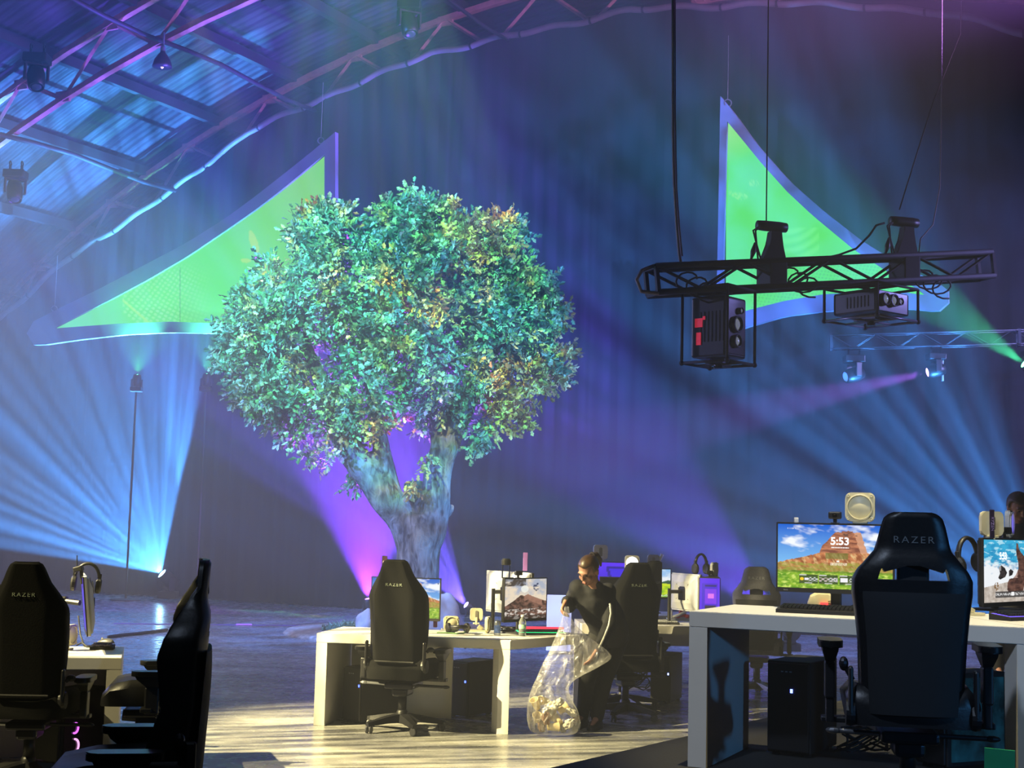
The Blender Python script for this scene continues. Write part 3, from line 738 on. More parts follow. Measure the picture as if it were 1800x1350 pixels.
# ================================================================ far dim truss with moving heads, right
FA, FB = at(1461, 602, 20.9), at(1860, 592, 20.3)
box_truss('lighting_truss', 'dim thin truss far right in the haze, low in front of the curtain', FA, FB, .2, rc=.012, step=.3, joints=(1.05,), mt=mat('hazed_aluminium', C(62, 64, 70), .5, .3))
def onF(px, dz): return FA.lerp(FB, (px-1461)/(1860-1461))+V((0, 0, dz))
LENS = {}
LENS['r_blue'] = moving_head('moving head light under the far left end of the dim truss, small blue lens', onF(1502, -.2), (-.85, -.3, -.25), C(120, 180, 255), sc=.8, lens_e=.5)
LENS['r_purple'] = moving_head('moving head light under the dim truss throwing a purple beam to the left', onF(1648, -.2), (-.95, -.05, -.22), C(210, 160, 255), sc=.7, lens_e=8)
LENS['r_green'] = moving_head('moving head light at the right picture edge throwing a green beam', onF(1803, -.22)+V((0, -.25, 0)), (-.75, -.2, .45), C(90, 255, 150), sc=.72, lens_e=20)
b = B(); pp = onF(1655, -.3); b.cyl(pp+V((.05, .05, 0)), pp+V((.05, .05, -.3)), .018); tag(b.o('drop_pipe', M_grey), 'short pale pipe hanging under the dim far truss', 'pipe')
# green uplights under the left sail
p = at(240, 678, 28.3); LENS['g1'] = moving_head('left of two small stage lights throwing green light up at the left screen', p-V((0, 0, .12)), (.1, -.1, 1), C(110, 255, 190), hanging=False, sc=.62, lens_e=26, group=None)
p = at(362, 677, 27.4); LENS['g2'] = moving_head('right of two small stage lights throwing green light up at the left screen', p-V((0, 0, .12)), (.12, -.1, 1), C(110, 255, 190), hanging=False, sc=.62, lens_e=26)
for px, Y, nm in ((240, 28.3, 'left'), (362, 27.4, 'right')):
    p = at(px, 678, Y)-V((0, 0, .13))
    t = thing('light_stand', 'thin black pole stand carrying the %s green uplight' % nm, 'stand', (p.x, p.y, 0))
    b = B(); b.cyl((0, 0, .02), (0, 0, p.z), .022, n=10); b.o('pole', M_blk2, t)
    b = B(); b.lathe([(.3, 0), (.3, .02), (.05, .04)], (0, 0, 0), 24); b.o('foot_plate', M_blk2, t)
# floor heads
p = G(287, 1046); LENS['blue'] = moving_head('floor standing moving head light fanning bright blue rays at far left', (p.x+.40, p.y-1.25, 0), (-.46, -.3, .45), C(150, 215, 255), hanging=False, sc=1.05, lens_e=420)
p = at(828, 1060, 24.6); LENS['violet'] = moving_head('small floor moving head light with violet beam right of the tree trunk', (p.x, p.y, 0), (-.72, -.45, .55), C(170, 150, 255), hanging=False, sc=.62, lens_e=14)
p = at(1388, 1060, 20.2); LENS['indigo'] = moving_head('floor moving head light with indigo beam behind the left end of the nearest monitor', (p.x, p.y, 0), (-.7, -.1, .55), C(110, 80, 255), hanging=False, sc=.8, lens_e=3)
p = at(648, 1072, 25.0); LENS['purple'] = moving_head('floor moving head light with purple beam, behind the left edge of the middle desk monitor', (p.x, p.y, 0), (-.16, -.25, 1), C(200, 110, 255), hanging=False, sc=.6, lens_e=8)
p = at(1868, 1030, 19.0); LENS['blue_r'] = V((p.x, p.y, .5))

# ================================================================ roof fittings
p = at(285, 118, 24.0)
t = thing('pendant_lamp', 'bell shaped industrial pendant lamp hanging from the roof at upper left', 'pendant lamp', p)
b = B(); b.lathe([(.17, 0), (.165, .03), (.14, .12), (.08, .22), (.05, .25), (.04, .3)], (0, 0, 0), 28); b.o('lamp_shade', mat('dark_enamel', C(52, 54, 66), .4), t, smooth=True)
b = B(); b.lathe([(.15, .012), (.001, .03)], (0, 0, 0), 28); b.o('reflector', mat('pale_reflector', C(190, 196, 230), .4, emit=.25), t)
b = B(); b.sph((0, 0, .0), .028, 10, 8); b.o('bulb', mat('bulb_glow', C(230, 210, 255), .4, emit=1.2), t)
b = B(); b.cyl((0, 0, .28), (0, 0, .62), .02); b.lathe([(.045, .28), (.045, .36), (.02, .38)], (0, 0, 0), 12); b.o('hanging_rod', M_grey, t)
for px, py, Y, lb in ((66, 96, 21, 'black stage light clamped under the roof at upper left'), (720, 4, 21, 'black stage light clamped under the roof near the crown'), (28, 300, 24, 'dim black stage light hanging below the roof at the left edge')):
    p = at(px, py, Y); moving_head(lb, p, (.2, -.4, -.9), C(60, 60, 80), sc=1.0)
# ================================================================ gaming chairs (local +Y is the way the sitter faces)
M_gold = mat('olive_piping', C(120, 116, 70), .5)
M_cnose = mat('caster_grey', C(66, 66, 70), .35)
def chair_base(t, lift):
    sb = .42+lift
    b = B(); b.lathe([(.045, .06), (.05, .1), (.045, .15), (.03, .17)], (0, 0, 0), 16); b.cyl((0, 0, .15), (0, 0, sb-.1), .026); b.cyl((0, 0, .15), (0, 0, .29), .034); b.o('gas_lift', M_black, t, smooth=True)
    b = B(); b.box((0, .02, sb-.06), (.24, .3, .05), bev=.015); b.box((0, .0, sb-.11), (.13, .2, .07), bev=.02); b.cyl((0, -.05, sb-.1), (0, .18, sb-.08), .035); b.o('tilt_mechanism', M_metal, t)
    b = B(); b.cyl((.05, .0, sb-.06), (.34, .02, sb-.065), .011); b.sph((.35, .02, sb-.065), (.035, .018, .014), 10, 8); b.o('tilt_lever', M_black, t)
    b = B(); b.cyl((-.05, -.04, sb-.06), (-.3, -.05, sb-.05), .011); b.sph((-.31, -.05, sb-.05), (.035, .018, .014), 10, 8); b.o('height_lever', M_steel, t)
    b = B()
    for k in range(5):
        a = 2*PI*k/5+.3; c, s = math.cos(a), math.sin(a); n = V((-s, c, 0))
        sec = []
        for r, z, w, h in ((.03, .1, .05, .07), (.15, .095, .04, .05), (.3, .075, .03, .032), (.335, .072, .022, .026)):
            q = V((c*r, s*r, z)); sec.append([q-n*w-V((0, 0, h/2)), q+n*w-V((0, 0, h/2)), q+n*w*.7+V((0, 0, h/2)), q-n*w*.7+V((0, 0, h/2))])
        b.loft(sec)
    b.o('star_base', M_black, t)
    for k in range(5):
        a = 2*PI*k/5+.3; c, s = math.cos(a)*.315, math.sin(a)*.315
        b = B()
        rot = Matrix.Translation((c, s, .031)) @ Matrix.Rotation(a+.6, 4, 'Z') @ Matrix.Rotation(PI/2, 4, 'X')
        for zz in (-.024, .008): b.lathe([(.001, 0), (.026, .0), (.031, .004), (.031, .013), (.026, .017), (.001, .017)], (0, 0, 0), 14, rot @ Matrix.Translation((0, 0, zz)))
        b.cyl((c, s, .03), (c, s, .075), .009, n=8)
        b.box((c, s, .05), (.03, .03, .03), bev=.006)
        b.o('caster', M_cnose, t, smooth=False)
def chair_arms(t, lift, up=0.0):
    for s in (-1, 1):
        x = s*.325; zt = .665+lift+up
        b = B()
        b.box((x, -.01, (zt+.41+lift)/2-.02), (.035, .07, zt-.43-lift), bev=.008)
        b.box((x, -.01, zt-.155), (.045, .085, .16), bev=.01)
        b.loft([[V((x+dx*w, -.01+dy*l, z)) for dx, dy in ((-1, -1), (1, -1), (1, 1), (-1, 1))] for z, w, l in ((zt-.075, .02, .035), (zt-.03, .032, .09), (zt-.012, .034, .1))])
        b.box((x*.8, 0.02, .41+lift), (.2, .07, .025), bev=.006)
        a = b.o('armrest', M_black, t)
        b = B(); b.prism(rrect(.1, .27, .045, 6), zt-.012, zt+.018, Matrix.Translation((x, -.02, 0)), bev=.005); autosmooth(b.o('arm_pad', mat('soft_arm_pad', C(16, 16, 18), .35, spec=.35), a), 60)
def seat_part(t, lift, mt, w=.26):
    z0 = .42+lift; rings = []
    for y, h, ww, bol in ((-.25, .1, .22, .02), (-.22, .13, w-.01, .035), (-.05, .125, w, .04), (.12, .12, w+.005, .035), (.24, .11, w, .02), (.285, .075, w-.02, .0), (.295, .04, w-.05, 0)):
        top = []
        for u in (-1, -.86, -.66, -.4, 0, .4, .66, .86, 1):
            e = bol if abs(u) > .8 and abs(u) < .95 else (bol*.6 if abs(u) > .6 else 0)
            e -= .03 if abs(u) == 1 else 0
            top.append(V((u*ww, y, z0+h+e)))
        bot = [V((u*ww*.93, y, z0)) for u in (1, .5, 0, -.5, -1)]
        rings.append(top+bot)
    b = B(); b.loft(rings); o = b.o('seat', mt, t); autosmooth(o, 50); return o
E_HW = [(.545, .205), (.60, .215), (.70, .225), (.85, .228), (.99, .232), (1.07, .236), (1.11, .222), (1.175, .182), (1.244, .138), (1.31, .112), (1.345, .095), (1.362, .07)]
def make_chair_e(label, lift=0.0, group=None, logo=None, mt=None):
    mt = mt or M_cloth
    t = thing('gaming_chair', label, 'chair', (0, 0, 0), 0, group)
    chair_base(t, lift); chair_arms(t, lift, -.024); seat_part(t, lift, mt)
    zs = [.545+(1.362-.545)*i/26 for i in range(25)]+[1.325, 1.348, 1.358, 1.362]
    us = [-1, -.97, -.9, -.8, -.72, -.68, -.5, -.25, 0, .25, .5, .68, .72, .8, .9, .97, 1]
    def Pf(u, z, s):
        hw = interp(E_HW, z); lean = -.205-.13*(z-.545)
        wing = max(0, (abs(u)-.66)/.34)
        wk = .09*math.sin(PI*min(1, max(0, (z-.56)/.66)))+.025
        if z > 1.2: wk *= max(0, (1.36-z)/.16)
        edge = .018 if abs(u) == 1 else 0
        if s == 0: y = lean-.045+.03*wing**1.5+wk*.55*wing+edge-(.006 if .69 < abs(u) < .71 else 0)+.02*(z > 1.355)
        else: y = lean+.045+wk*1.15*wing-edge-.02*(z > 1.355)+.03*math.sin((z-.5)*5)*(1-wing)
        return V((u*hw, y, z+lift))
    b = B(); b.shell(zs, us, Pf); o = b.o('backrest', mt, t); autosmooth(o, 50)
    # hinge covers either side of the back's foot and the seam piping
    for s in (-1, 1):
        b = B(); b.lathe([(.001, -.02), (.05, -.02), (.055, 0), (.05, .02), (.001, .02)], (0, 0, 0), 18, Matrix.Translation((s*.235, -.2, .53+lift)) @ Matrix.Rotation(PI/2, 4, 'Y')); b.box((s*.238, -.235, .62+lift), (.02, .05, .2), bev=.01); b.o('hinge_cover', M_black, t)
    b = B(); b.sph((.27, -.17, .66+lift), (.03, .02, .02), 10, 8); b.cyl((.24, -.18, .64+lift), (.265, -.17, .66+lift), .012); b.o('recline_lever', M_black, t)
    b = B(); b.tube([(-.16, -.262, .562+lift), (0, -.266, .562+lift), (.16, -.262, .562+lift)], .008, 6); b.o('piping', M_blk2, t)
    z = 1.165
    text_mesh('embroidered_lettering', 'RAZER', .036, logo or mat('green_grey_thread', C(112, 122, 108), .6), t, (0, -.205-.13*(z-.545)-.0470, z+lift), (PI/2-.13, 0, 0), sx=1.1, spacing=1.25)
    return t
I_HW = [(.46, .2), (.50, .206), (.62, .212), (.76, .218), (.88, .23), (.96, .241), (1.02, .241), (1.06, .222), (1.085, .198), (1.11, .18), (1.14, .156), (1.19, .142), (1.24, .13), (1.275, .118), (1.292, .1), (1.3, .075)]
I_W = [(.46, .115), (.55, .105), (.66, .085), (.76, .055), (.85, .07), (.95, .088), (1.02, .072), (1.1, .035), (1.17, .02), (1.19, 0), (1.3, 0)]
def make_chair_i(label, lift=0.0, group=None, mt=None, logo=None, slot_pad=True, arm_up=0.0):
    mt = mt or M_leather
    t = thing('gaming_chair', label, 'chair', (0, 0, 0), 0, group)
    chair_base(t, lift); chair_arms(t, lift, arm_up); seat_part(t, lift, mt, .27)
    zs = [.46+.02*i for i in range(28)]+[1.02, 1.035, 1.05, 1.065, 1.08, 1.1, 1.12, 1.14, 1.16, 1.18, 1.2, 1.22, 1.24, 1.26, 1.275, 1.287, 1.295, 1.3]
    us = [-1, -.97, -.9, -.82, -.74, -.66, -.6, -.52, -.4, -.25, -.12, 0, .12, .25, .4, .52, .6, .66, .74, .82, .9, .97, 1]
    def hole(u, z): return 1.02 < z < 1.08 and abs(u) < .6
    def Pf(u, z, s):
        if abs(z-1.08) < 1e-4: z -= interp([(.12, 0), (.52, .028), (.6, .010), (.66, 0)], abs(u))
        hw = interp(I_HW, z); lean = -.21-.06*(z-.46)
        wing = max(0, (abs(u)-.55)/.45); wk = interp(I_W, z)
        edge = .014 if abs(u) == 1 else 0
        th = .04 if z < 1.09 else .02+.02*max(0, (1.15-z)/.06) if z < 1.15 else .02
        if z > 1.29: edge += .006
        if s == 0: y = lean-th+.025*wing**2+edge+wk*.25*wing
        else: y = lean+th+wk*1.15*wing**.8-edge+.02*math.sin((z-.46)*7)*(1-wing)*(z < 1.1)
        return V((u*hw, y, z+lift))
    b = B(); b.shell(zs, us, Pf, hole); o = b.o('backrest', mt, t); autosmooth(o, 50)
    # grey flank panels outside the wings and the back's plastic shell
    b = B(); b.shell([.47+.02*i for i in range(26)], [-1, -.8, -.4, 0, .4, .8, 1], lambda u, z, s: V((u*min(interp(I_HW, z)*.86, .205), -.21-.06*(z-.46)-.04-(.0 if s else .028*(1-u**4)*(1-.6*((z-.47)/.52)**6)), z+lift)))
    o = b.o('back_shell', mat('rear_shell_fabric', C(58, 57, 56), .8, var=.15, scale=80) if mt is not M_leather else mat('rear_shell_black', C(15, 16, 19), .7, var=.15, scale=80), t); autosmooth(o, 45)
    if slot_pad:
        b = B(); b.box((0, -.235, 1.045+lift), (.13, .03, .13), bev=.012); b.o('neck_strap', M_blk2, t)
    for s in (-1, 1):
        b = B(); b.lathe([(.001, -.018), (.055, -.018), (.06, 0), (.055, .018), (.001, .018)], (0, 0, 0), 18, Matrix.Translation((s*.25, -.2, .47+lift)) @ Matrix.Rotation(PI/2, 4, 'Y')); b.box((s*.25, -.235, .56+lift), (.02, .05, .2), bev=.01); b.o('hinge_cover', M_black, t)
    b = B(); b.cyl((-.24, -.2, .6+lift), (-.275, -.2, .66+lift), .011); b.sph((-.277, -.2, .665+lift), (.02, .02, .03), 10, 8); b.o('recline_lever', M_metal, t)
    z = 1.185
    text_mesh('embroidered_lettering', 'RAZER', .04, logo or mat('dim_grey_thread', C(96, 100, 102), .6), t, (0, -.21-.06*(z-.46)-.0208, z+lift), (PI/2-.06, 0, 0), sx=1.15, spacing=1.3)
    return t

# placing chairs
def place(t, x, y, z, rz, sc=1.0):
    t.location = (x, y, z); t.rotation_euler = (0, 0, rz); t.scale = (sc,)*3; return t
GR_E = 'solid backed black gaming chairs'; GR_I = 'winged gaming chairs'
p = G(705, 1281); ch_mid = place(make_chair_e('black high back gaming chair at the middle desk in front of the landscape monitor', group=GR_E), p.x+.01, p.y-.09, 0, math.radians(-13))
p = at(62, 1200, 9.0); ch_left = dup(ch_mid, (p.x, p.y-.05, 0), math.radians(4), 'black high back gaming chair at the left desk, cut by the left picture edge', GR_E)
p = G(1098, 1262); ch_w = dup(ch_mid, (p.x, p.y, 0), math.radians(14), 'black high back gaming chair behind the standing woman, below the lit white lamp', GR_E)
p = at(1094, 1180, 13.32); dup(ch_mid, (p.x, p.y, 0), math.radians(62), 'gaming chair mostly hidden behind the woman and the chair beside her', GR_E)
ch_r = make_chair_i('big black winged gaming chair at the raised right desk, back to the camera', lift=-.05, group=GR_I, slot_pad=True, arm_up=.07)
p = at(1603, 1100, 6.05); place(ch_r, p.x-.02, p.y, .52, math.radians(-10), .98)
ch_s = make_chair_i('black winged gaming chair seen side-on in the left foreground', lift=.10, group=GR_I, slot_pad=False, arm_up=-.045)
p = at(332, 1200, 5.72); place(ch_s, p.x-.235, p.y+.0, 0, math.radians(101), 1.06)
p = at(300, 1200, 8.9); ch_a = dup(ch_s, (p.x-.1, p.y, 0), math.radians(100), 'winged gaming chair beyond the side-on one, only its seat and arm showing', GR_I, scale=1.0)
ch_g = make_chair_i('winged gaming chair painted pale as if lit, far behind the raised desk, left of its big monitor', group=GR_I, mt=mat('fabric_painted_lit', C(112, 112, 122), .8, var=.15, scale=90), logo=mat('pale_thread', C(170, 172, 178), .6))  # fabric lightened in its colour to stand in for light on the chair
p = at(1331, 1060, 14.7); place(ch_g, p.x, p.y, 0, math.radians(-12))

# ================================================================ desks
T_TOP, T_LEG = .075, .09
def desk(label, p_left, p_right, h, depth, miter_l=None, miter_r=None, legs=(True, True), z0=0.0, back=True, group=None, post=False, span=(0, 1), bh=None):
    """p_left, p_right: front corners on plan; top, end panels (or a corner post) and a back panel down to the floor"""
    a = V((p_left.x, p_left.y, 0)); c = V((p_right.x, p_right.y, 0)); L = (c-a).length; ux = (c-a).normalized()
    t = thing('desk', label, 'desk', (a.x, a.y, z0), math.atan2(ux.y, ux.x), group)
    ml = miter_l if miter_l is not None else 0.0; mr = miter_r if miter_r is not None else 0.0
    b = B(); b.prism([(0, 0), (L, 0), (L+mr, depth), (ml, depth)], h-T_TOP, h, bev=.003); b.o('desktop', M_white, t)
    hh = h-T_TOP
    if legs[0]:
        b = B(); b.prism([(0, 0), (T_LEG, 0), (T_LEG+ml, depth-.02), (ml, depth-.02)], 0, hh, bev=.002); b.o('end_panel', M_white, t)
    if legs[1]:
        b = B(); d2 = .11 if post else depth-.02
        b.prism([(L-T_LEG, 0), (L, 0), (L+mr*d2/depth, d2), (L-T_LEG+mr*d2/depth, d2)], 0, hh, bev=.002); b.o('corner_post' if post else 'end_panel', M_white, t)
    if back:
        x0 = ml+T_LEG+.01; x1 = L+mr-(0 if post else T_LEG+.01); w = x1-x0; x1 = x0+w*span[1]; x0 = x0+w*span[0]
        z0_ = .002 if bh is None else hh-bh; b = B(); b.box(((x0+x1)/2, depth-.05, (hh-.002+z0_)/2), (x1-x0, .025, hh-.002-z0_)); b.o('back_panel', M_white, t)
    return t
def dplan(p, ang, d): return V((p.x+d*math.cos(ang), p.y+d*math.sin(ang), 0))
# middle pod: front A and side B meet at 120 degrees
mA = G(557, 1112.7, .74); mC = G(897, 1125.5, .74)
DEP = .8; MIT = -DEP*math.tan(math.radians(30))
desk('white desk in the middle, black chair pulled up to it', mA, mC, .74, DEP, 0, MIT, post=True, span=(0, .86))
angA = math.atan2(mC.y-mA.y, mC.x-mA.x); angB = angA+math.radians(60)
mC2 = dplan(mC, angB, .006); mD = dplan(mC2, angB, 1.1); DB = 1.0
desk('white desk angled away behind the woman and her rubbish bag', mC2, mD, .74, DB, DB*math.tan(math.radians(30)), 0, legs=(False, True), back=False, post=True)
# raised right pod
rA = G(1212, 1074, 1.26); rC = G(1800, 1103, 1.26)
angR = math.atan2(rC.y-rA.y, rC.x-rA.x)
rL = (V((rC.x, rC.y, 0))-V((rA.x, rA.y, 0))).length+.06
rC = dplan(rA, angR, rL)
desk('raised white desk at right carrying the big monitor with a rock landscape', rA, rC, .74, DEP, 0, MIT, z0=.52, post=True, back=False)
rC = dplan(rC, angR+math.radians(60), .006); rD = dplan(rC, angR+math.radians(60), 1.7)
desk('raised white desk turned away at the far right edge', rC, rD, .74, DEP, -MIT, 0, z0=.52, legs=(False, True), back=False)
# left desk
lC = G(214, 1156.5, .74); lA = V((lC.x-1.6*math.cos(math.radians(14)), lC.y-1.6*math.sin(math.radians(14)), 0))
desk('white desk at the left edge with a single keypad and mouse on it', lA, lC, .74, .82)
# rear pod: desk C and the far table D
cA = G(1028, 1108, .74); cA = V((.72, 13.6, 0)); cB = V((2.0, 13.66, 0))
desk('white desk behind the woman with purple lit computer on it', cA, cB, .74, DEP, bh=.17)
fA = V((.95, 15.25, 0)); fB = V((2.55, 15.2, 0))
desk('farthest white desk, carrying the monitor with a green hill picture', fA, fB, .74, DEP, back=False)
# white end board left of the woman; emission stands in for light on it
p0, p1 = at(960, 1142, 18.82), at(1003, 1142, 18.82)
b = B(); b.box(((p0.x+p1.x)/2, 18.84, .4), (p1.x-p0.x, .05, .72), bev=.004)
tag(b.o('white_panel', mat('white_panel_added_glow', C(224, 220, 232), .5, emit=.8, var=.02)), 'blank white panel with added glow standing on the floor just left of the woman', 'panel')
# second side behind the landscape monitor, seen past it
# ================================================================ pictures shown on the monitors
def fb(x, y, s=0.0, o=4): return noise.fractal(V((x, y, s)), 0.8, 2.0, o)
def widgets(c, u, v, boxes, bg=(38, 52, 36)):
    for k, (u0, u1, v0, v1) in enumerate(boxes):
        if u0 < u < u1 and v0 < v < v1:
            c = mixc(c, C(*bg), .85); a = (u-u0)/(u1-u0); d = (v-v0)/(v1-v0)
            if d > .86 and a < .4: c = mixc(c, C(230, 230, 230), .7)
            if d < .12 and .3 < a < .7: c = mixc(c, C(220, 220, 220), .6)
            if .25 < d < .72:
                if k == 0 and math.hypot(a-.15, (d-.5)*.55) < .1: c = C(250, 210, 40)
                elif k == 0 and abs(a-.4) < .1 and abs(d-.5) < .14: c = C(240, 240, 250)
                elif k == 2 and .05 < a < .42: c = C(240, 240, 245)
                elif a > .5 and (int(d*7)+int(a*9)) % 2: c = mixc(c, C(225, 228, 232), .75)
                elif k == 1 and (int(d*5)+int(a*7)) % 2: c = mixc(c, C(225, 205, 205), .7)
    return c
WB = [(.19, .355, .075, .215), (.366, .53, .075, .215), (.545, .71, .075, .215)]
def pic_mesa(u, v):
    c = mixc(C(130, 196, 246), C(22, 96, 208), (v-.3)/.7)
    cl = fb(u*3.2-v*1.5, v*4.5+u*1.8, 2)+.75*(u-.62)+.12
    c = mixc(c, C(244, 248, 255), cl*1.7)
    tal = interp([(0, .39), (.1, .44), (.22, .485), (.33, .54), (.4, .575), (.78, .575), (.86, .53), (1, .45)], u)+.012*fb(u*30, 1)
    lx = interp([(.575, .37), (.68, .395), (.73, .43), (.82, .47), (.89, .51), (.93, .53)], v)
    rx = interp([(.575, .785), (.7, .76), (.85, .735), (.93, .72)], v)+.006*fb(v*25, 5)
    top = .885+.02*fb(u*22, 4)+(.02 if .56 < u < .66 else 0)
    if lx < u < rx and v < top and v > .56:
        k = fb(u*9, v*26, 3); c = mixc(C(196, 128, 92), C(128, 76, 58), .5+k*1.2)
        if u > rx-.06: c = mixc(c, C(232, 176, 140), .6)
        if v > .82: c = mixc(c, C(96, 70, 60), max(0, fb(u*14, v*18, 8))*1.5)
    elif v < tal and v > .24:
        k = fb(u*16, v*14+u*5, 6)
        c = mixc(C(206, 132, 84), C(150, 88, 52), .5+k*1.1)
        c = mixc(c, C(226, 190, 132), max(0, fb(u*30+v*8, v*9, 9))*1.5)
        if v < .40+.05*fb(u*5, 3): c = mixc(c, C(150, 160, 62), .55+.6*fb(u*18, v*28, 2))
        if .47 < v < .56 and .42 < u < .62: c = mixc(c, C(104, 116, 48), .7)
    if v <= .275+.01*fb(u*12, 7):
        c = mixc(C(150, 190, 48), C(96, 150, 30), .5+fb(u*10, v*22, 4)*1.2)
        c = mixc(c, C(206, 226, 110), max(0, fb(u*24, v*30, 11))*1.6)
        if v > .245: c = mixc(c, C(84, 104, 36), .55)
    c = widgets(c, u, v, WB)
    if abs(v-.645) < .009 and .47 < u < .625 and fb(u*160, 1) > -.25: c = C(245, 240, 236)
    if abs(v-.39) < .02 and .46 < u < .61 and fb(u*130, v*120) > -.1: c = mixc(c, C(250, 236, 210), .8)
    if abs(v-.435) < .012 and abs(u-.53) < .012: c = C(250, 250, 240)
    if math.hypot(u-.975, (v-.885)*.56) < .011: c = C(70, 90, 130)
    if v > .9 and .08 < u < .17 and abs(v-.935) < .012 and fb(u*140, 2) > 0: c = mixc(c, C(255, 255, 255), .5)
    return c
def inside(u, v, poly):
    r = False; n = len(poly)
    for i in range(n):
        (x0, y0), (x1, y1) = poly[i], poly[i-1]
        if (y0 > v) != (y1 > v) and u < (x1-x0)*(v-y0)/(y1-y0)+x0: r = not r
    return r
SEAL = [(.70, .955), (.735, .945), (.75, .87), (.80, .80), (.87, .74), (.92, .66), (.92, .5), (.89, .36), (.86, .25), (.84, .17), (.52, .15), (.49, .2), (.5, .31), (.54, .37), (.62, .38), (.68, .43), (.74, .53), (.74, .62), (.7, .75), (.69, .85)]
S2 = [(.31, .56), (.37, .59), (.44, .55), (.49, .47), (.45, .4), (.34, .36), (.3, .39), (.34, .46)]
S3 = [(.53, .5), (.57, .53), (.63, .49), (.6, .43), (.53, .41)]
def pic_seal(u, v):
    c = mixc(C(36, 140, 190), C(58, 172, 214), (v-.6)/.4+fb(u*8, v*18, 1))
    if v < .68: c = mixc(c, C(236, 240, 244), (.68-v)/.14+fb(u*7, v*12, 3)*1.2)
    if v < .36+.16*u-.12: c = mixc(C(206, 196, 186), C(170, 158, 146), .5+fb(u*12, v*12, 5))
    if v > .6 and fb(u*5, v*14, 8) > .22: c = mixc(c, C(190, 232, 244), .7)
    if inside(u, v, S2) or inside(u, v, S3):
        c = mixc(C(22, 20, 24), C(70, 62, 62), fb(u*20, v*20)+.3)
        if v > .5 and u < .36: c = mixc(c, C(200, 200, 205), .5)
    if inside(u, v, SEAL):
        c = mixc(C(64, 42, 38), C(112, 78, 66), .45+fb(u*9, v*14, 2))
        if .58 < u < .72 and .38 < v < .54 and fb(u*9, v*9, 4) > -.1: c = mixc(c, C(190, 160, 150), .7)
        if u > .72 and v < .68 and u > .86: c = mixc(c, C(40, 26, 26), .6)
    if math.hypot((u-.27)*1.3, v-.25) < .07 and fb(u*40, v*40, 6) > 0: c = C(120, 88, 50)
    if .24 < u < .92 and .07 < v < .17:
        c = mixc(c, C(44, 44, 48), .88)
        if .1 < v < .145 and fb(u*45, v*60, 1) > .02: c = C(215, 215, 215)
        if .58 < u < .64 and .095 < v < .155: c = C(245, 245, 245)
    return c
def pic_mount(u, v):
    c = mixc(C(232, 216, 192), C(170, 178, 196), (v-.55)/.45+fb(u*4, v*5, 1)*1.3)
    if v > .82 and u < .5: c = mixc(c, C(70, 62, 58), .8+fb(u*7, v*9, 2))
    if math.hypot((u-.75)*1.2, (v-.8)*.8) < .09 and fb(u*14, v*20, 4) > 0: c = C(60, 70, 100)
    if math.hypot(u-.47, (v-.75)*1.0) < .09: c = mixc(c, C(250, 252, 240), .7)
    rid = interp([(0, .32), (.2, .45), (.38, .60), (.46, .575), (.55, .62), (.66, .56), (.85, .48), (1, .43)], u)
    if v < rid+.008*fb(u*30, 1):
        c = mixc(C(128, 92, 78), C(60, 42, 38), .5+fb(u*9, v*11, 3)*1.4-(u-.55)*.8)
        if u > .46 and v > rid-.14 and u < .9: c = mixc(c, C(176, 128, 108), .6)
        if v < .26: c = mixc(c, C(226, 216, 206), max(0, fb(u*9, v*16, 6)-.05)*3)
        if v < .1: c = mixc(c, C(40, 28, 24), .7)
    if .22 < v < .25 and .25 < u < .7 and fb(u*40, 1) > .1: c = C(240, 240, 236)
    return c
def pic_hill(u, v):
    c = mixc(C(236, 244, 250), C(110, 178, 236), (v-.6)/.4+fb(u*3, v*4, 1)*.8)
    h1 = .53+.07*math.sin(u*7+1)+.02*fb(u*12, 1)
    if v < h1: c = mixc(C(64, 104, 72), C(40, 72, 60), .5+fb(u*9, v*9))
    if v < .43+.07*math.sin(u*3.2-.6): c = mixc(C(206, 226, 30), C(120, 180, 20), (.42-v)*2.4+fb(u*6, v*12))
    if .03 < v < .12 and fb(u*30, v*30) > .1: c = C(230, 235, 220)
    return c
def pic_violet(u, v):
    c = mixc(C(40, 20, 200), C(90, 40, 250), v)
    if inside(u, v, [(.2, .85), (.8, .85), (.7, .3), (.3, .3)]): c = C(30, 10, 150)
    if inside(u, v, [(.28, .78), (.72, .78), (.64, .38), (.36, .38)]): c = C(60, 30, 230)
    return c
def screen_mesh(name, W, H, fn, nx, ny, mt, parent, y):
    vs = []; cs = []; fs = []
    for j in range(ny+1):
        for i in range(nx+1):
            vs.append(((i/nx-.5)*W, y, (j/ny-.5)*H)); cs.extend(fn(i/nx, j/ny))
    for j in range(ny):
        for i in range(nx):
            k = j*(nx+1)+i; fs.append((k, k+1, k+nx+2, k+nx+1))
    me = bpy.data.meshes.new(name); me.from_pydata(vs, [], fs)
    ca = me.color_attributes.new('Col', 'FLOAT_COLOR', 'POINT'); ca.data.foreach_set('color', cs)
    return link_mesh(name, me, mt, parent)
M_screen = attr_mat('lit_screen_picture', 1.12, rough=.3)
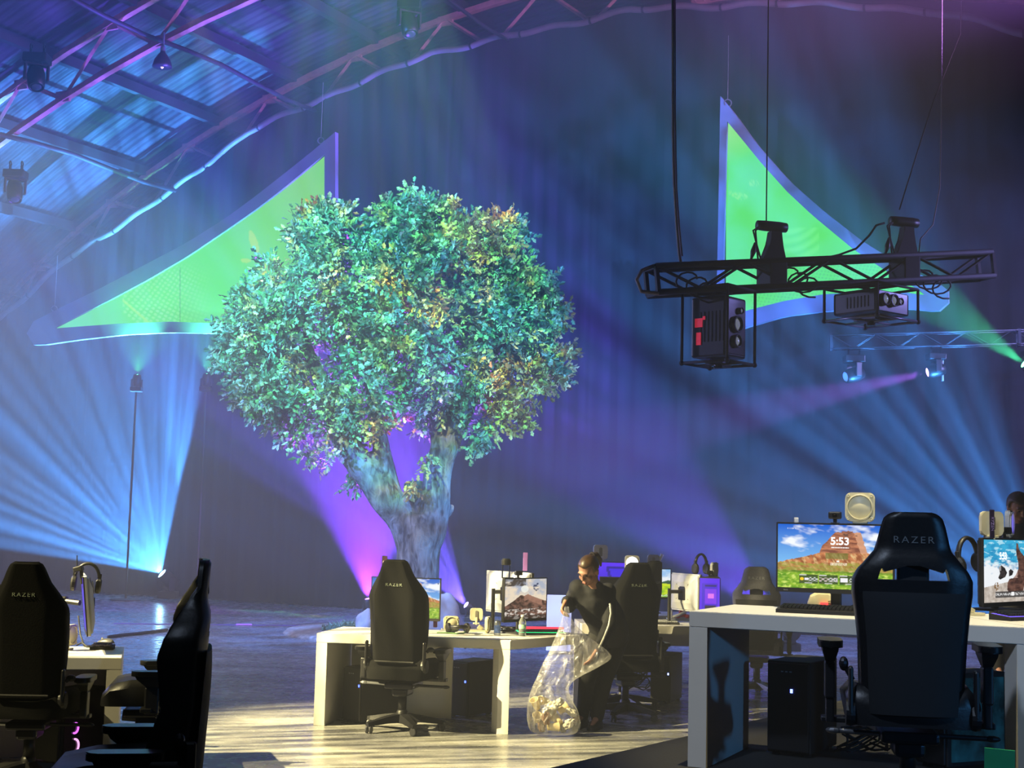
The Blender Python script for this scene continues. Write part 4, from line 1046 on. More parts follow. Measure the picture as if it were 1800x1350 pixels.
def monitor(label, foot, hc, rz, pic=None, W=.6, H=.338, nx=160, ny=90, back=None, clock=None, stand='foot', group=None, tilt=0.0):
    """foot: point on the desk below the screen centre; hc: height of the screen centre above it"""
    t = thing('monitor', label, 'monitor', foot, rz, group)
    back = back or M_black
    T = Matrix.Translation((0, 0, hc)) @ Matrix.Rotation(tilt, 4, 'X')
    b = B(); b.box((0, .012, -.006), (W+.016, .022, H+.03), bev=.004)
    b.loft([[V((sx*(W/2+.0)*k, .022+d, sz*(H/2+.004)*k2-.006)) for sx, sz in ((-1, -1), (1, -1), (1, 1), (-1, 1))] for k, k2, d in ((1, 1, 0), (.98, .97, .012), (.7, .62, .034), (.66, .58, .036))])
    o = b.o('housing', back, t, M_=T)
    b = B(); b.box((0, -.001, -H/2-.012), (W+.016, .008, .022)); b.box((0, -.001, H/2+.004), (W+.016, .008, .008))
    for s in (-1, 1): b.box((s*(W/2+.004), -.001, 0), (.008, .008, H))
    b.o('bezel', M_blk2, t, M_=T)
    if pic:
        s_ = screen_mesh('screen', W, H, pic, nx, ny, M_screen, t, -.0035); s_.data.transform(T); tag(s_, 'lit screen picture')
        if clock:
            u, v, hgt, sx = clock
            text_mesh('clock_text', '5:53', hgt, mat('white_screen_text', C(250, 250, 250), .5, emit=1.1, var=.01), s_, ((u-.5)*W, -.006, hc+(v-.5)*H), (PI/2, 0, 0), ext=.0006, sx=sx, bold=.02)
    elif pic is None:
        b = B(); b.box((0, -.002, 0), (W, .003, H)); b.o('screen', mat('dark_screen', C(16, 17, 22), .15), t, M_=T)
    if stand == 'foot':
        b = B(); b.box((0, .07, (hc)/2), (.055, .022, hc), bev=.006); b.box((0, .05, hc), (.09, .05, .09), bev=.008); b.o('stand_neck', M_black if back is M_black else M_grey, t)
        b = B(); b.prism(rrect(.26, .2, .03), 0, .012, Matrix.Translation((0, .06, 0)), bev=.004); b.o('stand_base', M_black if back is M_black else M_grey, t)
    elif stand == 'arm':
        b = B(); b.cyl((0, .2, 0), (0, .2, hc+.03), .017); b.tube([(0, .2, hc), (0, .12, hc), (0, .05, hc)], .018, 8); b.box((0, .05, hc), (.1, .02, .1)); b.box((0, .2, .012), (.08, .09, .024), bev=.004); b.o('monitor_arm', M_black, t)
    if back is not M_black:
        b = B()
        for s in (-1, 1): b.cyl((s*W*.46, .036, hc+H*.44), (s*W*.2, .058, hc+H*.2), .0035, n=5); b.cyl((s*W*.46, .036, hc-H*.44), (s*W*.2, .058, hc-H*.2), .0035, n=5)
        b.box((0, .062, hc-.02), (.12, .012, .12), bev=.01)
        b.o('rear_panel_lines', M_metal, t)
    return t
def offs(p, rz, dx, dy, z=0.0):
    return V((p.x+dx*math.cos(rz)-dy*math.sin(rz), p.y+dx*math.sin(rz)+dy*math.cos(rz), z))

# ---------------------------------------------------------------- small devices
def key_light(label, loc, rz, S=.145, mt=None, lit=None, group=None, tilt=0.0, stand=.0):
    """square lamp with round diffuser, facing local -Y"""
    t = thing('desk_lamp', label, 'lamp', loc, rz, group); mt = mt or M_wplas
    T = Matrix.Translation((0, 0, stand+S/2+.012)) @ Matrix.Rotation(tilt, 4, 'X') @ RX90
    b = B(); b.prism(rrect(S, S, S*.2), -.012, .012, T, bev=.004)
    for sx in (-1, 1):
        for sy in (-1, 1): b.lathe([(S*.06, .011), (S*.065, .017), (S*.035, .018), (.001, .015)], (0, 0, 0), 10, T @ Matrix.Translation((sx*S*.39, sy*S*.39, 0)))
    o = b.o('housing', mt, t)
    b = B(); b.lathe([(S*.44, .010), (S*.45, .02), (S*.41, .022), (S*.39, .012)], (0, 0, 0), 32, T); b.o('rim', mt, t)
    b = B(); b.lathe([(S*.4, .011), (S*.38, .0155), (.001, .0165)], (0, 0, 0), 32, T); o = b.o('diffuser', lit or mt, t, smooth=True)
    b = B(); b.box((0, .006, .008), (S*.5, .03, .014), bev=.004); b.box((0, .016, (stand+.04)/2), (S*.16, .012, stand+.05), bev=.003)
    if stand > .05: b.prism(rrect(.11, .08, .02), 0, .008, Matrix.Translation((0, .01, 0)))
    b.o('stand', mt, t)
    # oval recess on the back
    b = B(); b.prism(rrect(S*.22, S*.62, S*.1), -.016, -.011, T); b.o('rear_slot', mat('grey_recess', C(120, 116, 104), .6), t)
    return t
def webcam(label, loc, rz, w=.06, group=None):
    t = thing('webcam', label, 'webcam', loc, rz, group)
    b = B(); b.box((0, 0, .042), (w, .032, .038), bev=.007); b.o('body', M_black, t)
    b = B(); b.lathe([(.012, 0), (.012, .006), (.008, .007), (.001, .004)], (0, -.016, .042), 14, Matrix.Rotation(PI/2, 4, 'X')); b.o('lens', mat('lens_black', C(10, 11, 16), .08), t)
    b = B(); b.box((0, .005, .014), (.018, .018, .028), bev=.003); b.box((0, .004, .002), (.04, .04, .006), bev=.002); b.o('clip', M_black, t)
    return t
def headset(label, M_, group=None, hang=True):
    t = thing('headset', label, 'headset', (0, 0, 0), 0, group); t.matrix_world = M_
    b = B(); b.tube([(.078*math.cos(a), 0, .02+.1*math.sin(a)) for a in [PI*k/14 for k in range(15)]], .011, 8, sx=1.5); b.o('headband', M_black, t, smooth=True)
    for s in (-1, 1):
        b = B(); b.lathe([(.001, -.018), (.03, -.018), (.042, -.008), (.042, .012), (.034, .02), (.02, .016), (.001, .014)], (0, 0, 0), 18, Matrix.Translation((s*.082, 0, -.02)) @ Matrix.Rotation(-s*PI/2, 4, 'Y') @ Matrix.Diagonal((1.25, 1, 1, 1))); b.box((s*.086, 0, .03), (.014, .02, .06), bev=.004)
        b.o('ear_cup', M_black, t, smooth=False)
    return t
def keyboard(label, loc, rz, W=.4, D=.13, keymat=None, glow=None, group=None):
    t = thing('keyboard', label, 'keyboard', loc, rz, group)
    b = B(); b.loft([[V((-W/2, -D/2, .0)), V((W/2, -D/2, .0)), V((W/2, -D/2, .018)), V((-W/2, -D/2, .018))], [V((-W/2, D/2, 0)), V((W/2, D/2, 0)), V((W/2, D/2, .03)), V((-W/2, D/2, .03))]]); b.o('case', M_blk2, t)
    if glow:
        b = B(); b.loft([[V((-W/2+.008, -D/2+.006, .0185)), V((W/2-.008, -D/2+.006, .0185)), V((W/2-.008, -D/2+.006, .0195)), V((-W/2+.008, -D/2+.006, .0195))], [V((-W/2+.008, D/2-.006, .0295)), V((W/2-.008, D/2-.006, .0295)), V((W/2-.008, D/2-.006, .0305)), V((-W/2+.008, D/2-.006, .0305))]]); tag(b.o('backlight', glow, t), 'glowing backlight')
    b = B(); nx = int(W/.0205); ny = 5
    for j in range(ny):
        for i in range(nx):
            x = -W/2+.016+(W-.032)*(i+.5)/nx; y = -D/2+.014+(D-.026)*(j+.5)/ny
            b.box((x, y, .028+.0022*j), (.0155, .0155, .011))
    b.o('keycaps', keymat or M_black, t)
    return t
def mouse(label, loc, rz, mt=None, group=None, glow=None):
    t = thing('mouse', label, 'mouse', loc, rz, group)
    b = B(); b.loft([[V((.032*w*math.cos(a), y, max(0.0, .038*h*math.sin(a)))) for a in [PI*k/10 for k in range(11)]]+[V((-.03*w*.6, y, 0)), V((.03*w*.6, y, 0))][::1] for y, w, h in ((-.062, .55, .35), (-.05, .85, .75), (-.02, 1.05, 1.0), (.02, .98, .9), (.048, .9, .6), (.06, .7, .35))]); autosmooth(b.o('shell', mt or M_black, t), 60)
    b = B(); b.lathe([(.001, -.004), (.008, -.004), (.008, .004), (.001, .004)], (0, .03, .033), 12, Matrix.Rotation(PI/2, 4, 'Y')); b.o('scroll_wheel', glow or M_grey, t)
    return t
def pc_tower(label, loc, rz, D=(.2, .44, .46), led=(60, 80, 255), fans=None, group=None, glass=None, led_pos=(.09, .33)):
    w, d, h = D
    t = thing('computer_tower', label, 'computer', loc, rz, group)
    b = B(); b.box((0, 0, h/2+.012), (w, d, h-.012), bev=.006); b.o('case', M_blk2, t)
    b = B(); b.box((0, -d/2-.008, h/2+.012), (w-.012, .018, h-.03), bev=.006); b.o('front_panel', M_black, t)
    for sx in (-1, 1):
        for sy in (-1, 1):
            b = B(); b.box((sx*w*.36, sy*d*.38, .007), (.03, .04, .014)); b.o('foot', M_blk2, t)
    b = B()
    for k in range(3): b.box((-.03+.022*k, -d/2-.018, h-.045), (.012, .004, .006))
    b.o('port', M_grey, t)
    if led:
        b = B(); b.box((led_pos[0], -d/2-.02, led_pos[1]), (.013, .006, .02), bev=.002); tag(b.o('power_light', mat('led_%d_%d_%d' % led, C(*led), .4, emit=9, var=.02), t), 'glowing power light')
    if glass:
        b = B(); b.box((w/2+.003, 0, h/2+.012), (.006, d-.05, h-.06)); tag(b.o('side_window', glass, t), 'tinted side window')
    if fans:
        for k, (yy, zz, r, colr) in enumerate(fans):
            b = B(); b.tube([(w/2+.012, yy+r*math.cos(a), zz+r*math.sin(a)) for a in [-1.9+3.4*q/20 for q in range(21)]], .007, 6)
            tag(b.o('fan_ring', mat('fan_glow_%d_%d_%d' % colr, C(*colr), .4, emit=1.6, var=.05), t, smooth=True), 'glowing fan ring')
    return t
def tangle(label, c, r, n, seed, rad=.006):
    q = random.Random(seed); b = B()
    for k in range(n):
        pts = []; a = q.uniform(0, 6)
        for i in range(14): pts.append(V(c)+V((r[0]*math.cos(a+i*.55)*q.uniform(.6, 1), r[1]*math.sin(a+i*.7)*q.uniform(.5, 1), max(-r[2]+.012, r[2]*math.sin(i*.6+a*2)*q.uniform(.6, 1)))))
        b.tube(pts, rad, 5)
    return tag(b.o('cable_tangle', M_cable, smooth=True), label, 'cable')
GM = 'desk monitors'; GK = 'square desk lamps with a round face'
ZR = 1.26; ZM = .74

# ---------------------------------------------------------------- raised right station
rzm = math.radians(-20)
pm = at(1467, 979, 7.42); foot = V((pm.x, pm.y, ZR))
mesa = monitor('big monitor on the raised desk showing a red rock butte and a clock', foot, pm.z-ZR, rzm, pic_mesa, .585, .33, 300, 170, clock=(.547, .742, .054, 1.05))
text_mesh('maker_mark', 'BenQ', .009, M_grey, mesa, (-.25, -.006, pm.z-ZR-.33/2-.012), (PI/2, 0, 0))
def on_top(m_, dx, dz=0.0, dy=.012): return V((m_.location.x+dx*math.cos(m_.rotation_euler.z)-dy*math.sin(m_.rotation_euler.z), m_.location.y+dx*math.sin(m_.rotation_euler.z)+dy*math.cos(m_.rotation_euler.z), m_.location.z+dz))
ht = pm.z-ZR+.33/2+.008
webcam('black webcam on top of the big rock landscape monitor', on_top(mesa, .0, ht), rzm, .066)
key_light('cream square lamp with round face on top of the big rock landscape monitor', on_top(mesa, .128, ht), rzm, .15, group=GK)
key_light('cream square lamp half hidden behind the head of the raised desk chair', at(1570, 948, 7.75), rzm+.3, .1, group=GK)
b = B(); b.box(on_top(mesa, -.2, ht+.012), (.022, .02, .028), bev=.003); tag(b.o('sensor_box', M_wp2), 'tiny white box on the top left edge of the big monitor', 'sensor')
p = G(1440, 1079, ZR); keyboard('long black keyboard on the raised desk below the big monitor', (p.x+.03, p.y, ZR), math.radians(-22), .46, .13)
p = G(1452, 1070, ZR)
t = thing('controller_stand', 'cream curved device with a small red display in front of the big monitor', 'device', (p.x, p.y+.1, ZR), math.radians(-10))
b = B(); b.loft([[V((x, y*.8, z)) for y, z in ((-.05*k, 0), (-.05*k, .02*k+.01), (-.03*k, .07*k), (.02*k, .085*k), (.05*k, .05*k), (.05*k, 0))] for x, k in ((-.075, .3), (-.06, .75), (-.02, 1), (.03, 1.0), (.06, .7), (.08, .25))]); autosmooth(b.o('shell', M_wplas, t), 40)
for k in range(3):
    b = B(); b.tube([(.03, -.048, .01+.012*k), (.055, -.035, .022+.014*k), (.07, -.02, .03+.01*k)], .004, 6); b.o('rib', M_wplas, t)
b = B(); b.box((.01, -.048, .018), (.04, .006, .022)); tag(b.o('display', mat('red_display', C(255, 60, 60), .4, emit=2.5, var=.05), t), 'red lit display')
p = G(1512, 1074, ZR); mouse('black mouse right of the cream device on the raised desk', (p.x+.02, p.y+.1, ZR), math.radians(30))
p = at(1384, 1250, 7.55); pc_tower('computer tower with a blue light under the left half of the raised desk', (p.x+.08, p.y, .52), math.radians(-30), (.23, .44, .47), led=(90, 110, 255), led_pos=(.02, .33))
p = at(1690, 1250, 7.2); pc_tower('computer tower with a teal lit side window under the right half of the raised desk', (p.x, p.y, .52), math.radians(-62), (.21, .4, .46), led=(220, 190, 255), led_pos=(-.09, .2), glass=mat('teal_window', C(10, 46, 60), .1, emit=.5, var=.9, scale=9))
tangle('tangle of black cables on the deck under the raised desk', (V((at(1520, 1280, 7.5).x, 7.5, .60))), (.16, .08, .075), 5, 3)
# the turned monitor at the right edge
rz2 = math.radians(47); pe = at(1727, 1004, 7.5); ctr = V((pe.x, pe.y, 0))+V((math.cos(rz2), math.sin(rz2), 0))*.3
seal = monitor('monitor at the right edge showing a seal on a beach', V((ctr.x, ctr.y, ZR)), pe.z-ZR, rz2, pic_seal, .585, .33, 220, 150, clock=(.40, .735, .054, 1.0))
hs = pe.z-ZR+.33/2+.008
key_light('cream square lamp on the seal monitor seen from behind, dark strip beside it', on_top(seal, -.16, hs), rz2+2.5, .13, group=GK)
key_light('narrow lamp with a lilac glowing face on the seal monitor', on_top(seal, .06, hs), math.radians(62), .14, lit=mat('lilac_glow', C(130, 120, 255), .4, emit=.75, var=.02), mt=M_wp2)
b = B(); b.box((0, 0, .075), (.03, .006, .15), bev=.002); o = b.o('memory_stick_box', mat('dark_violet_strip', C(44, 28, 60), .4)); o.location = on_top(seal, -.225, hs, -.02); o.rotation_euler = (0, 0, .4); tag(o, 'thin dark upright strip standing on the left corner of the seal monitor', 'strip')
text_mesh('vertical_lettering', 'RYZEN', .024, mat('lilac_print', C(150, 130, 190), .5), o, (0, -.0045, .075), (PI/2, PI/2, 0))
webcam('black webcam between the two lamps on the seal monitor', on_top(seal, -.05, hs, -.01), math.radians(20), .08)
hp = at(1702, 985, 7.6); headset('black headset hanging on the left edge of the seal monitor', Matrix.Translation(hp+V((.0, 0, .0))) @ Matrix.Rotation(.6, 4, 'Z') @ Matrix.Rotation(-.15, 4, 'Y'))
p = G(1700, 1083, ZR); t = thing('loose_lamp_arm', 'cream loose lamp arm lying at the foot of the seal monitor', 'lamp', (p.x, p.y+.06, ZR+.01), .3)  # lamp arm and foot without a lamp head
b = B(); b.tube([(-.03, .0, .085), (-.035, 0, .06), (0, -.01, .03), (.05, -.015, .01)], [.012, .016, .017, .014], 8); b.o('arm', M_wplas, t, smooth=True)
b = B(); b.prism(rrect(.12, .06, .02), -.008, .004, Matrix.Translation((.05, -.01, 0))); b.o('foot', M_wplas, t)
p = G(1775, 1089, ZR); keyboard('black keyboard with violet lit keys below the seal monitor', (p.x+.08, p.y+.02, ZR), math.radians(36), .4, .12, glow=mat('violet_keys', C(110, 90, 255), .5, emit=.8))
# green tape on the desk leg
p = at(1757, 1346, 6.22)
b = B(); b.box((0, 0, 0), (.125, .004, .14)); o = b.o('green_sheet', mat('green_gaffer_sheet', C(70, 230, 150), .55, var=.12, scale=6)); o.location = p; o.rotation_euler = (0, .02, math.radians(-24)); tag(o, 'green sheet of tape at the foot of the raised desk leg, bottom right corner', 'tape')

# ---------------------------------------------------------------- middle pod
rza = angA; pm = at(713, 1051, 12.42)
lm = monitor('monitor half hidden behind the middle chair, rock landscape on its screen', V((pm.x, pm.y, ZM)), pm.z-ZM, rza, pic_mesa, .6, .335, 160, 90)
hl = pm.z-ZM+.335/2+.008
b = B(); b.box((0, 0, .09), (.048, .008, .18), bev=.002); o = b.o('memory_stick_box', mat('dark_maroon_strip', C(52, 22, 40), .4)); o.location = on_top(lm, -.2, hl); o.rotation_euler = (0, 0, rza); tag(o, 'thin dark maroon upright strip with white letters on the half hidden monitor', 'strip')
text_mesh('vertical_lettering', 'amd', .045, mat('pale_print', C(206, 190, 200), .5), o, (0, -.0055, .1), (PI/2, PI/2, 0))
rzb = angB; pe = at(886, 1054, 12.0); ctr = V((pe.x, pe.y, 0))+V((math.cos(rzb), math.sin(rzb), 0))*.29
mt_ = monitor('monitor turned away on the middle desks showing brown mountains', V((ctr.x, ctr.y, ZM)), pe.z-ZM, rzb, pic_mount, .57, .335, 120, 110)
hb = pe.z-ZM+.335/2+.008
webcam('black webcam on top of the brown mountain monitor', on_top(mt_, -.09, hb), math.radians(30), .07)
t = thing('camera', 'round black camera on a bracket at the left corner of the mountain monitor', 'camera', on_top(mt_, -.26, hb), .2)
b = B(); b.lathe([(.035, .11), (.042, .115), (.042, .15), (.03, .165), (.001, .166)], (0, 0, 0), 18); b.o('body', M_black, t)
for s in (-1, 1):
    b = B(); b.box((s*.03, 0, .06), (.008, .02, .12)); b.o('bracket', M_metal, t)
b = B(); b.box((.02, 0, .004), (.09, .04, .008)); b.o('mount', M_black, t)
pw = at(897, 1040, 12.72)
wm = monitor('white backed monitor seen from behind, past the brown mountain monitor', V((pw.x, pw.y, ZM)), pw.z-ZM, math.radians(180-48), None, .58, .335, back=mat('silver_monitor_back', C(176, 178, 184), .45, var=.04), stand='arm')
b = B(); b.box((0, 0, .1), (.04, .006, .16), bev=.002); o = b.o('memory_stick_box', mat('violet_strip', C(140, 96, 170), .4)); o.location = on_top(wm, -.2, pw.z-ZM+.17); tag(o, 'thin violet upright strip on top of the white backed monitor', 'strip')
p = G(793, 1113, ZM); key_light('cream square lamp with round dished face leaning on the middle desk', (p.x, p.y, ZM), math.radians(12), .13, group=GK, tilt=-.25)
p = G(836, 1100, ZM); key_light('cream square lamp seen from behind on the middle desk', (p.x, p.y+.2, ZM), math.radians(190), .115, group=GK, stand=.02)
p = G(857, 1113, ZM); key_light('cream lamp standing edge-on beside the drink can', (p.x, p.y, ZM), math.radians(78), .125, group=GK)
p = G(842, 1110, ZM); b = B(); b.prism(rrect(.16, .1, .02), 0, .012); b.box((.01, 0, .03), (.05, .03, .045), bev=.01, rot=(.0, .6, 0)); o = b.o('cream_lamp_base', M_wplas); o.location = (p.x, p.y, ZM); tag(o, 'flat cream lamp base lying between the two cream lamps on the middle desk', 'lamp base')  # loose lamp base lying flat
p = G(805, 1114, ZM); headset('black headset lying on the middle desk in front of the dished lamp', Matrix.Translation((p.x, p.y, ZM+.05)) @ Matrix.Rotation(.3, 4, 'Z') @ Matrix.Rotation(1.45, 4, 'X'))
p = G(782, 1113, ZM); mouse('grey mouse beside the chair back on the middle desk', (p.x, p.y, ZM), math.radians(60), mt=M_grey)
b = B(); q0 = G(768, 1114, ZM); b.tube([q0+V((.0, 0, .008)), q0+V((.08, .03, .008)), q0+V((.16, -.02, .008)), q0+V((.22, .05, .008)), q0+V((.26, .14, .03))], .006, 6); tag(b.o('cord', mat('green_cord', C(110, 150, 96), .6), smooth=True), 'green headset cord curling over the middle desk', 'cord')
p = G(764, 1104, ZM); b = B(); b.box((0, 0, .03), (.035, .035, .06), bev=.004); o = b.o('box', mat('pink_card', C(176, 110, 120), .6)); o.location = (p.x, p.y+.1, ZM); tag(o, 'small pink box beside the half hidden monitor foot', 'box')
p = G(874, 1117, ZM); t = thing('drink_can', 'silver and blue drink can near the corner of the middle desk', 'can', (p.x, p.y, ZM))
b = B(); b.lathe([(.022, 0), (.028, .006), (.028, .112), (.023, .122)], (0, 0, 0), 22); b.o('can_body', mat('brushed_aluminium', C(176, 182, 196), .3, .8), t, smooth=True)
b = B(); b.lathe([(.0284, .02), (.0284, .085)], (0, 0, 0), 22, cap=False); b.o('printed_band', mat('blue_print', C(70, 96, 160), .4, var=.5, scale=40), t, smooth=True)
b = B(); b.box((0, .005, .124), (.016, .024, .003)); b.o('ring_pull', M_steel, t)
M_pet = bpy.data.materials.new('clear_plastic'); M_pet.use_nodes = True
_n = M_pet.node_tree.nodes; _l = M_pet.node_tree.links
_tr = _n.new('ShaderNodeBsdfTransparent'); _tr.inputs[0].default_value = (.92, .96, .96, 1); _gl = _n.new('ShaderNodeBsdfGlossy'); _gl.inputs['Roughness'].default_value = .12
_lw = _n.new('ShaderNodeLayerWeight'); _lw.inputs[0].default_value = .35; _mx = _n.new('ShaderNodeMixShader')
_l.new(_lw.outputs['Fresnel'], _mx.inputs[0]); _l.new(_tr.outputs[0], _mx.inputs[1]); _l.new(_gl.outputs[0], _mx.inputs[2]); _d = _n.new('ShaderNodeBsdfDiffuse'); _d.inputs[0].default_value = (.75, .8, .8, 1); _m2 = _n.new('ShaderNodeMixShader'); _m2.inputs[0].default_value = .16
_l.new(_mx.outputs[0], _m2.inputs[1]); _l.new(_d.outputs[0], _m2.inputs[2]); _l.new(_m2.outputs[0], _n['Material Output'].inputs[0])
p = G(918, 1118, ZM); t = thing('water_bottle', 'clear plastic water bottle in front of the glowing keyboard', 'bottle', (p.x, p.y, ZM))
b = B(); b.lathe([(.026, 0), (.031, .008), (.03, .05), (.032, .08), (.03, .1), (.031, .115), (.014, .15), (.013, .162)], (0, 0, 0), 22); b.o('bottle_body', M_pet, t, smooth=True)
b = B(); b.lathe([(.015, .158), (.016, .174), (.001, .175)], (0, 0, 0), 16); b.o('cap', M_wp2, t)
b = B(); b.lathe([(.0315, .06), (.0325, .08), (.0308, .095)], (0, 0, 0), 22, cap=False); b.o('paper_label', mat('pale_green_label', C(150, 190, 170), .5), t)
p = G(940, 1116, ZM); keyboard('green glowing keyboard on the angled desk beside the rubbish bag', (p.x+.05, p.y+.06, ZM), angB-.65, .42, .13, glow=mat('green_backlight', C(30, 255, 140), .5, emit=1.6))
p = G(940, 1106, ZM); b = B(); b.box((0, 0, .012), (.42, .03, .02), bev=.004); o = b.o('light_bar', mat('red_glow_bar', C(255, 50, 70), .5, emit=2.2, var=.05)); o.location = (p.x+.05, p.y, ZM); o.rotation_euler = (0, 0, angB-.75); tag(o, 'red glowing bar lying behind the green keyboard', 'light bar')
p = G(966, 1112, ZM); b = B(); b.sph((0, 0, .012), (.075, .04, .012), 14, 8); o = b.o('glow_mat', mat('pink_glow_pad', C(255, 110, 130), .5, emit=1.0, var=.05), smooth=True); o.location = (p.x+.02, p.y+.02, ZM); tag(o, 'pink glowing pad beside the rubbish bag on the angled desk', 'pad')
p = G(900, 1114, ZM); tangle('tangle of black cables at the foot of the mountain monitor', (p.x, p.y+.12, ZM+.03), (.13, .06, .028), 4, 8, .005)
p = G(613, 1273); pc_tower('computer tower with a blue light left of the middle chair', (p.x+.16, p.y+.24, 0), math.radians(-38), (.21, .46, .45), led=(60, 80, 255), led_pos=(.085, .31))
p = G(800, 1268); pc_tower('computer tower with a blue light right of the middle chair', (p.x+.12, p.y+.42, 0), math.radians(-32), (.22, .42, .47), led=(60, 80, 254), led_pos=(.085, .31))
p = G(735, 1266); tangle('tangle of black cables on the floor behind the middle chair', (p.x, p.y+.45, .085), (.17, .08, .08), 6, 5)
p = G(737, 1258); t = thing('power_strip', 'black power strip with a red light on the floor behind the middle chair', 'power strip', (p.x, p.y+.25, .03), .1)
b = B(); b.box((0, 0, 0), (.28, .06, .045), bev=.006); b.o('body', M_blk2, t)
b = B(); b.box((.0, -.032, .01), (.022, .006, .014)); tag(b.o('switch', mat('red_led', C(255, 40, 30), .4, emit=8), t), 'red lit switch')
q0 = G(830, 1150, .6); b = B(); q0 = V((-.35, 12.2, .62)); b.tube([q0, q0+V((.12, .02, .06)), q0+V((.22, .03, .09)), q0+V((.3, .03, .11))], .02, 8); tag(b.o('cable_sleeve', mat('grey_sleeve', C(110, 108, 108), .6), smooth=True), 'grey cable sleeve running up behind the right computer of the middle desk', 'cable')

# ---------------------------------------------------------------- left station
pm = at(148, 1060, 9.72)
ml = monitor('monitor seen edge-on at the left desk', V((pm.x, pm.y, ZM)), pm.z-ZM, math.radians(-72), pic_violet, .6, .36, 40, 24, stand='none', back=mat('silver_monitor_back', C(176, 178, 184), .45, var=.04), tilt=.12)
b = B(); q0 = V((pm.x, pm.y, 0)); b.tube([(pm.x-.32, pm.y+.1, ZM), (pm.x-.32, pm.y+.1, pm.z), (pm.x-.16, pm.y+.05, pm.z+.01), (pm.x-.03, pm.y, pm.z)], .018, 8); b.box((pm.x-.32, pm.y+.1, ZM+.012), (.1, .1, .024)); b.box((pm.x-.16, pm.y+.05, pm.z+.01), (.06, .05, .06), bev=.01)
o = b.o('support_arm', M_black); o.parent = ml; o.matrix_parent_inverse = (Matrix.Translation(ml.location) @ Matrix.Rotation(ml.rotation_euler.z, 4, 'Z')).inverted()
hp = at(152, 1022, 9.66); headset('black headset hanging on top of the edge-on monitor at left', Matrix.Translation(hp) @ Matrix.Rotation(.25, 4, 'Z') @ Matrix.Rotation(.1, 4, 'Y'))
b = B(); p = at(138, 1000, 9.6); b.box(p, (.06, .06, .035), bev=.006, rot=(0, -.3, 0)); b.cyl(p+V((.02, 0, -.01)), p+V((.03, 0, -.1)), .012); b.cyl(p+V((-.01, 0, .01)), p+V((-.015, 0, .09)), .004, n=6)
tag(b.o('headset_hanger', M_black), 'black hook clamped on the top corner of the edge-on monitor', 'hook')
p = G(123, 1143, ZM); key_light('cream lamp standing edge-on on the left desk', (p.x, p.y, ZM), math.radians(80), .14, stand=.02, group=GK)
p = G(180, 1141, ZM); keyboard('small black keypad on the left desk', (p.x, p.y, ZM), math.radians(8), .155, .11, keymat=mat('violet_grey_keys', C(70, 64, 92), .5))
p = G(186, 1131, ZM); mouse('black and white mouse behind the keypad on the left desk', (p.x, p.y, ZM), math.radians(75), mt=mat('two_tone_grey', C(90, 90, 96), .35, var=.6, scale=12))
b = B(); q0 = G(140, 1138, ZM); b.tube([q0+V((-.05, .1, .006)), q0+V((0, .05, .03)), q0+V((.05, .0, .006)), q0+V((.12, .02, .006))], .006, 6); b.tube([q0+V((-.08, .2, .2)), q0+V((-.03, .1, .08)), q0+V((.02, .04, .006)), q0+V((.09, .06, .006))], .006, 6); tag(b.o('cord', M_cable, smooth=True), 'black cords trailing behind the keypad on the left desk', 'cord')
p = at(118, 1262, 9.45); pc_tower('computer tower with pink glowing fans under the left desk', (p.x-.02, p.y+.15, 0), math.radians(-22), (.21, .44, .5), led=None, fans=((-.1, .265, .032, (235, 110, 255)), (-.1, .15, .045, (255, 170, 235))), glass=mat('smoked_window', C(14, 14, 18), .1))
b = B(); p = at(57, 1282, 9.5); b.box(p, (.03, .02, .03)); tag(b.o('indicator_light', mat('violet_led', C(190, 150, 255), .4, emit=4)), 'tiny violet indicator light under the left chair', 'indicator light')

# ---------------------------------------------------------------- rear desks
pm = at(1143, 1025, 15.6)
gh = monitor('monitor showing a green hill under blue sky, right of the chair beside the woman', V((pm.x, pm.y, ZM)), pm.z-ZM, math.radians(24), pic_hill, .5, .3, 80, 50)
kl_ = key_light('grey square lamp on top of the green hill monitor', on_top(gh, .04, pm.z-ZM+.155), math.radians(200), .14, mt=M_grey, group=GK)
b = B(); p = on_top(gh, .12, pm.z-ZM+.155); b.tube([p, p+V((0, 0, .09)), p+V((.03, 0, .16))], [.012, .016, .022], 8); o = b.o('support_arm', M_wp2, kl_, smooth=True); o.matrix_parent_inverse = (Matrix.Translation(kl_.location) @ Matrix.Rotation(kl_.rotation_euler.z, 4, 'Z')).inverted()
pm = at(1085, 1012, 15.7)
vm = monitor('monitor with a violet picture between the woman and the chair beside her', V((pm.x, pm.y, ZM)), pm.z-ZM, math.radians(-10), pic_violet, .42, .28, 30, 24)
key_light('white square lamp with an oval slot behind the woman\'s head', on_top(vm, -.19, pm.z-ZM+.16), math.radians(190), .16, mt=M_wp2, group=GK)
pm = at(1104, 1050, 14.1)
hm = monitor('dark monitor hidden behind the chair beside the woman', V((pm.x, pm.y, ZM)), .27, math.radians(0), None, .55, .31)
pk = at(1111, 991, 14.08)
key_light('brightly lit white lamp just above the chair beside the woman', V((pk.x, pk.y, pk.z-.075)), 0, .145, mt=M_wp2, lit=mat('lamp_on', C(255, 244, 228), .4, emit=9, var=.01))
pm = at(1208, 1040, 13.95)
wb = monitor('white backed monitor beside the violet lit computer', V((pm.x, pm.y, ZM)), pm.z-ZM, math.radians(180-66), None, .5, .33, back=mat('silver_monitor_back', C(176, 178, 184), .45, var=.04), stand='arm')
p = G(1247, 1076, ZM); p = at(1247, 1072, 13.7)
t = thing('computer_tower', 'small violet glowing computer standing on the rear desk', 'computer', (p.x, p.y, ZM), math.radians(-6))
b = B(); b.box((0, .1, .235), (.205, .24, .46), bev=.006); b.o('case', M_blk2, t)
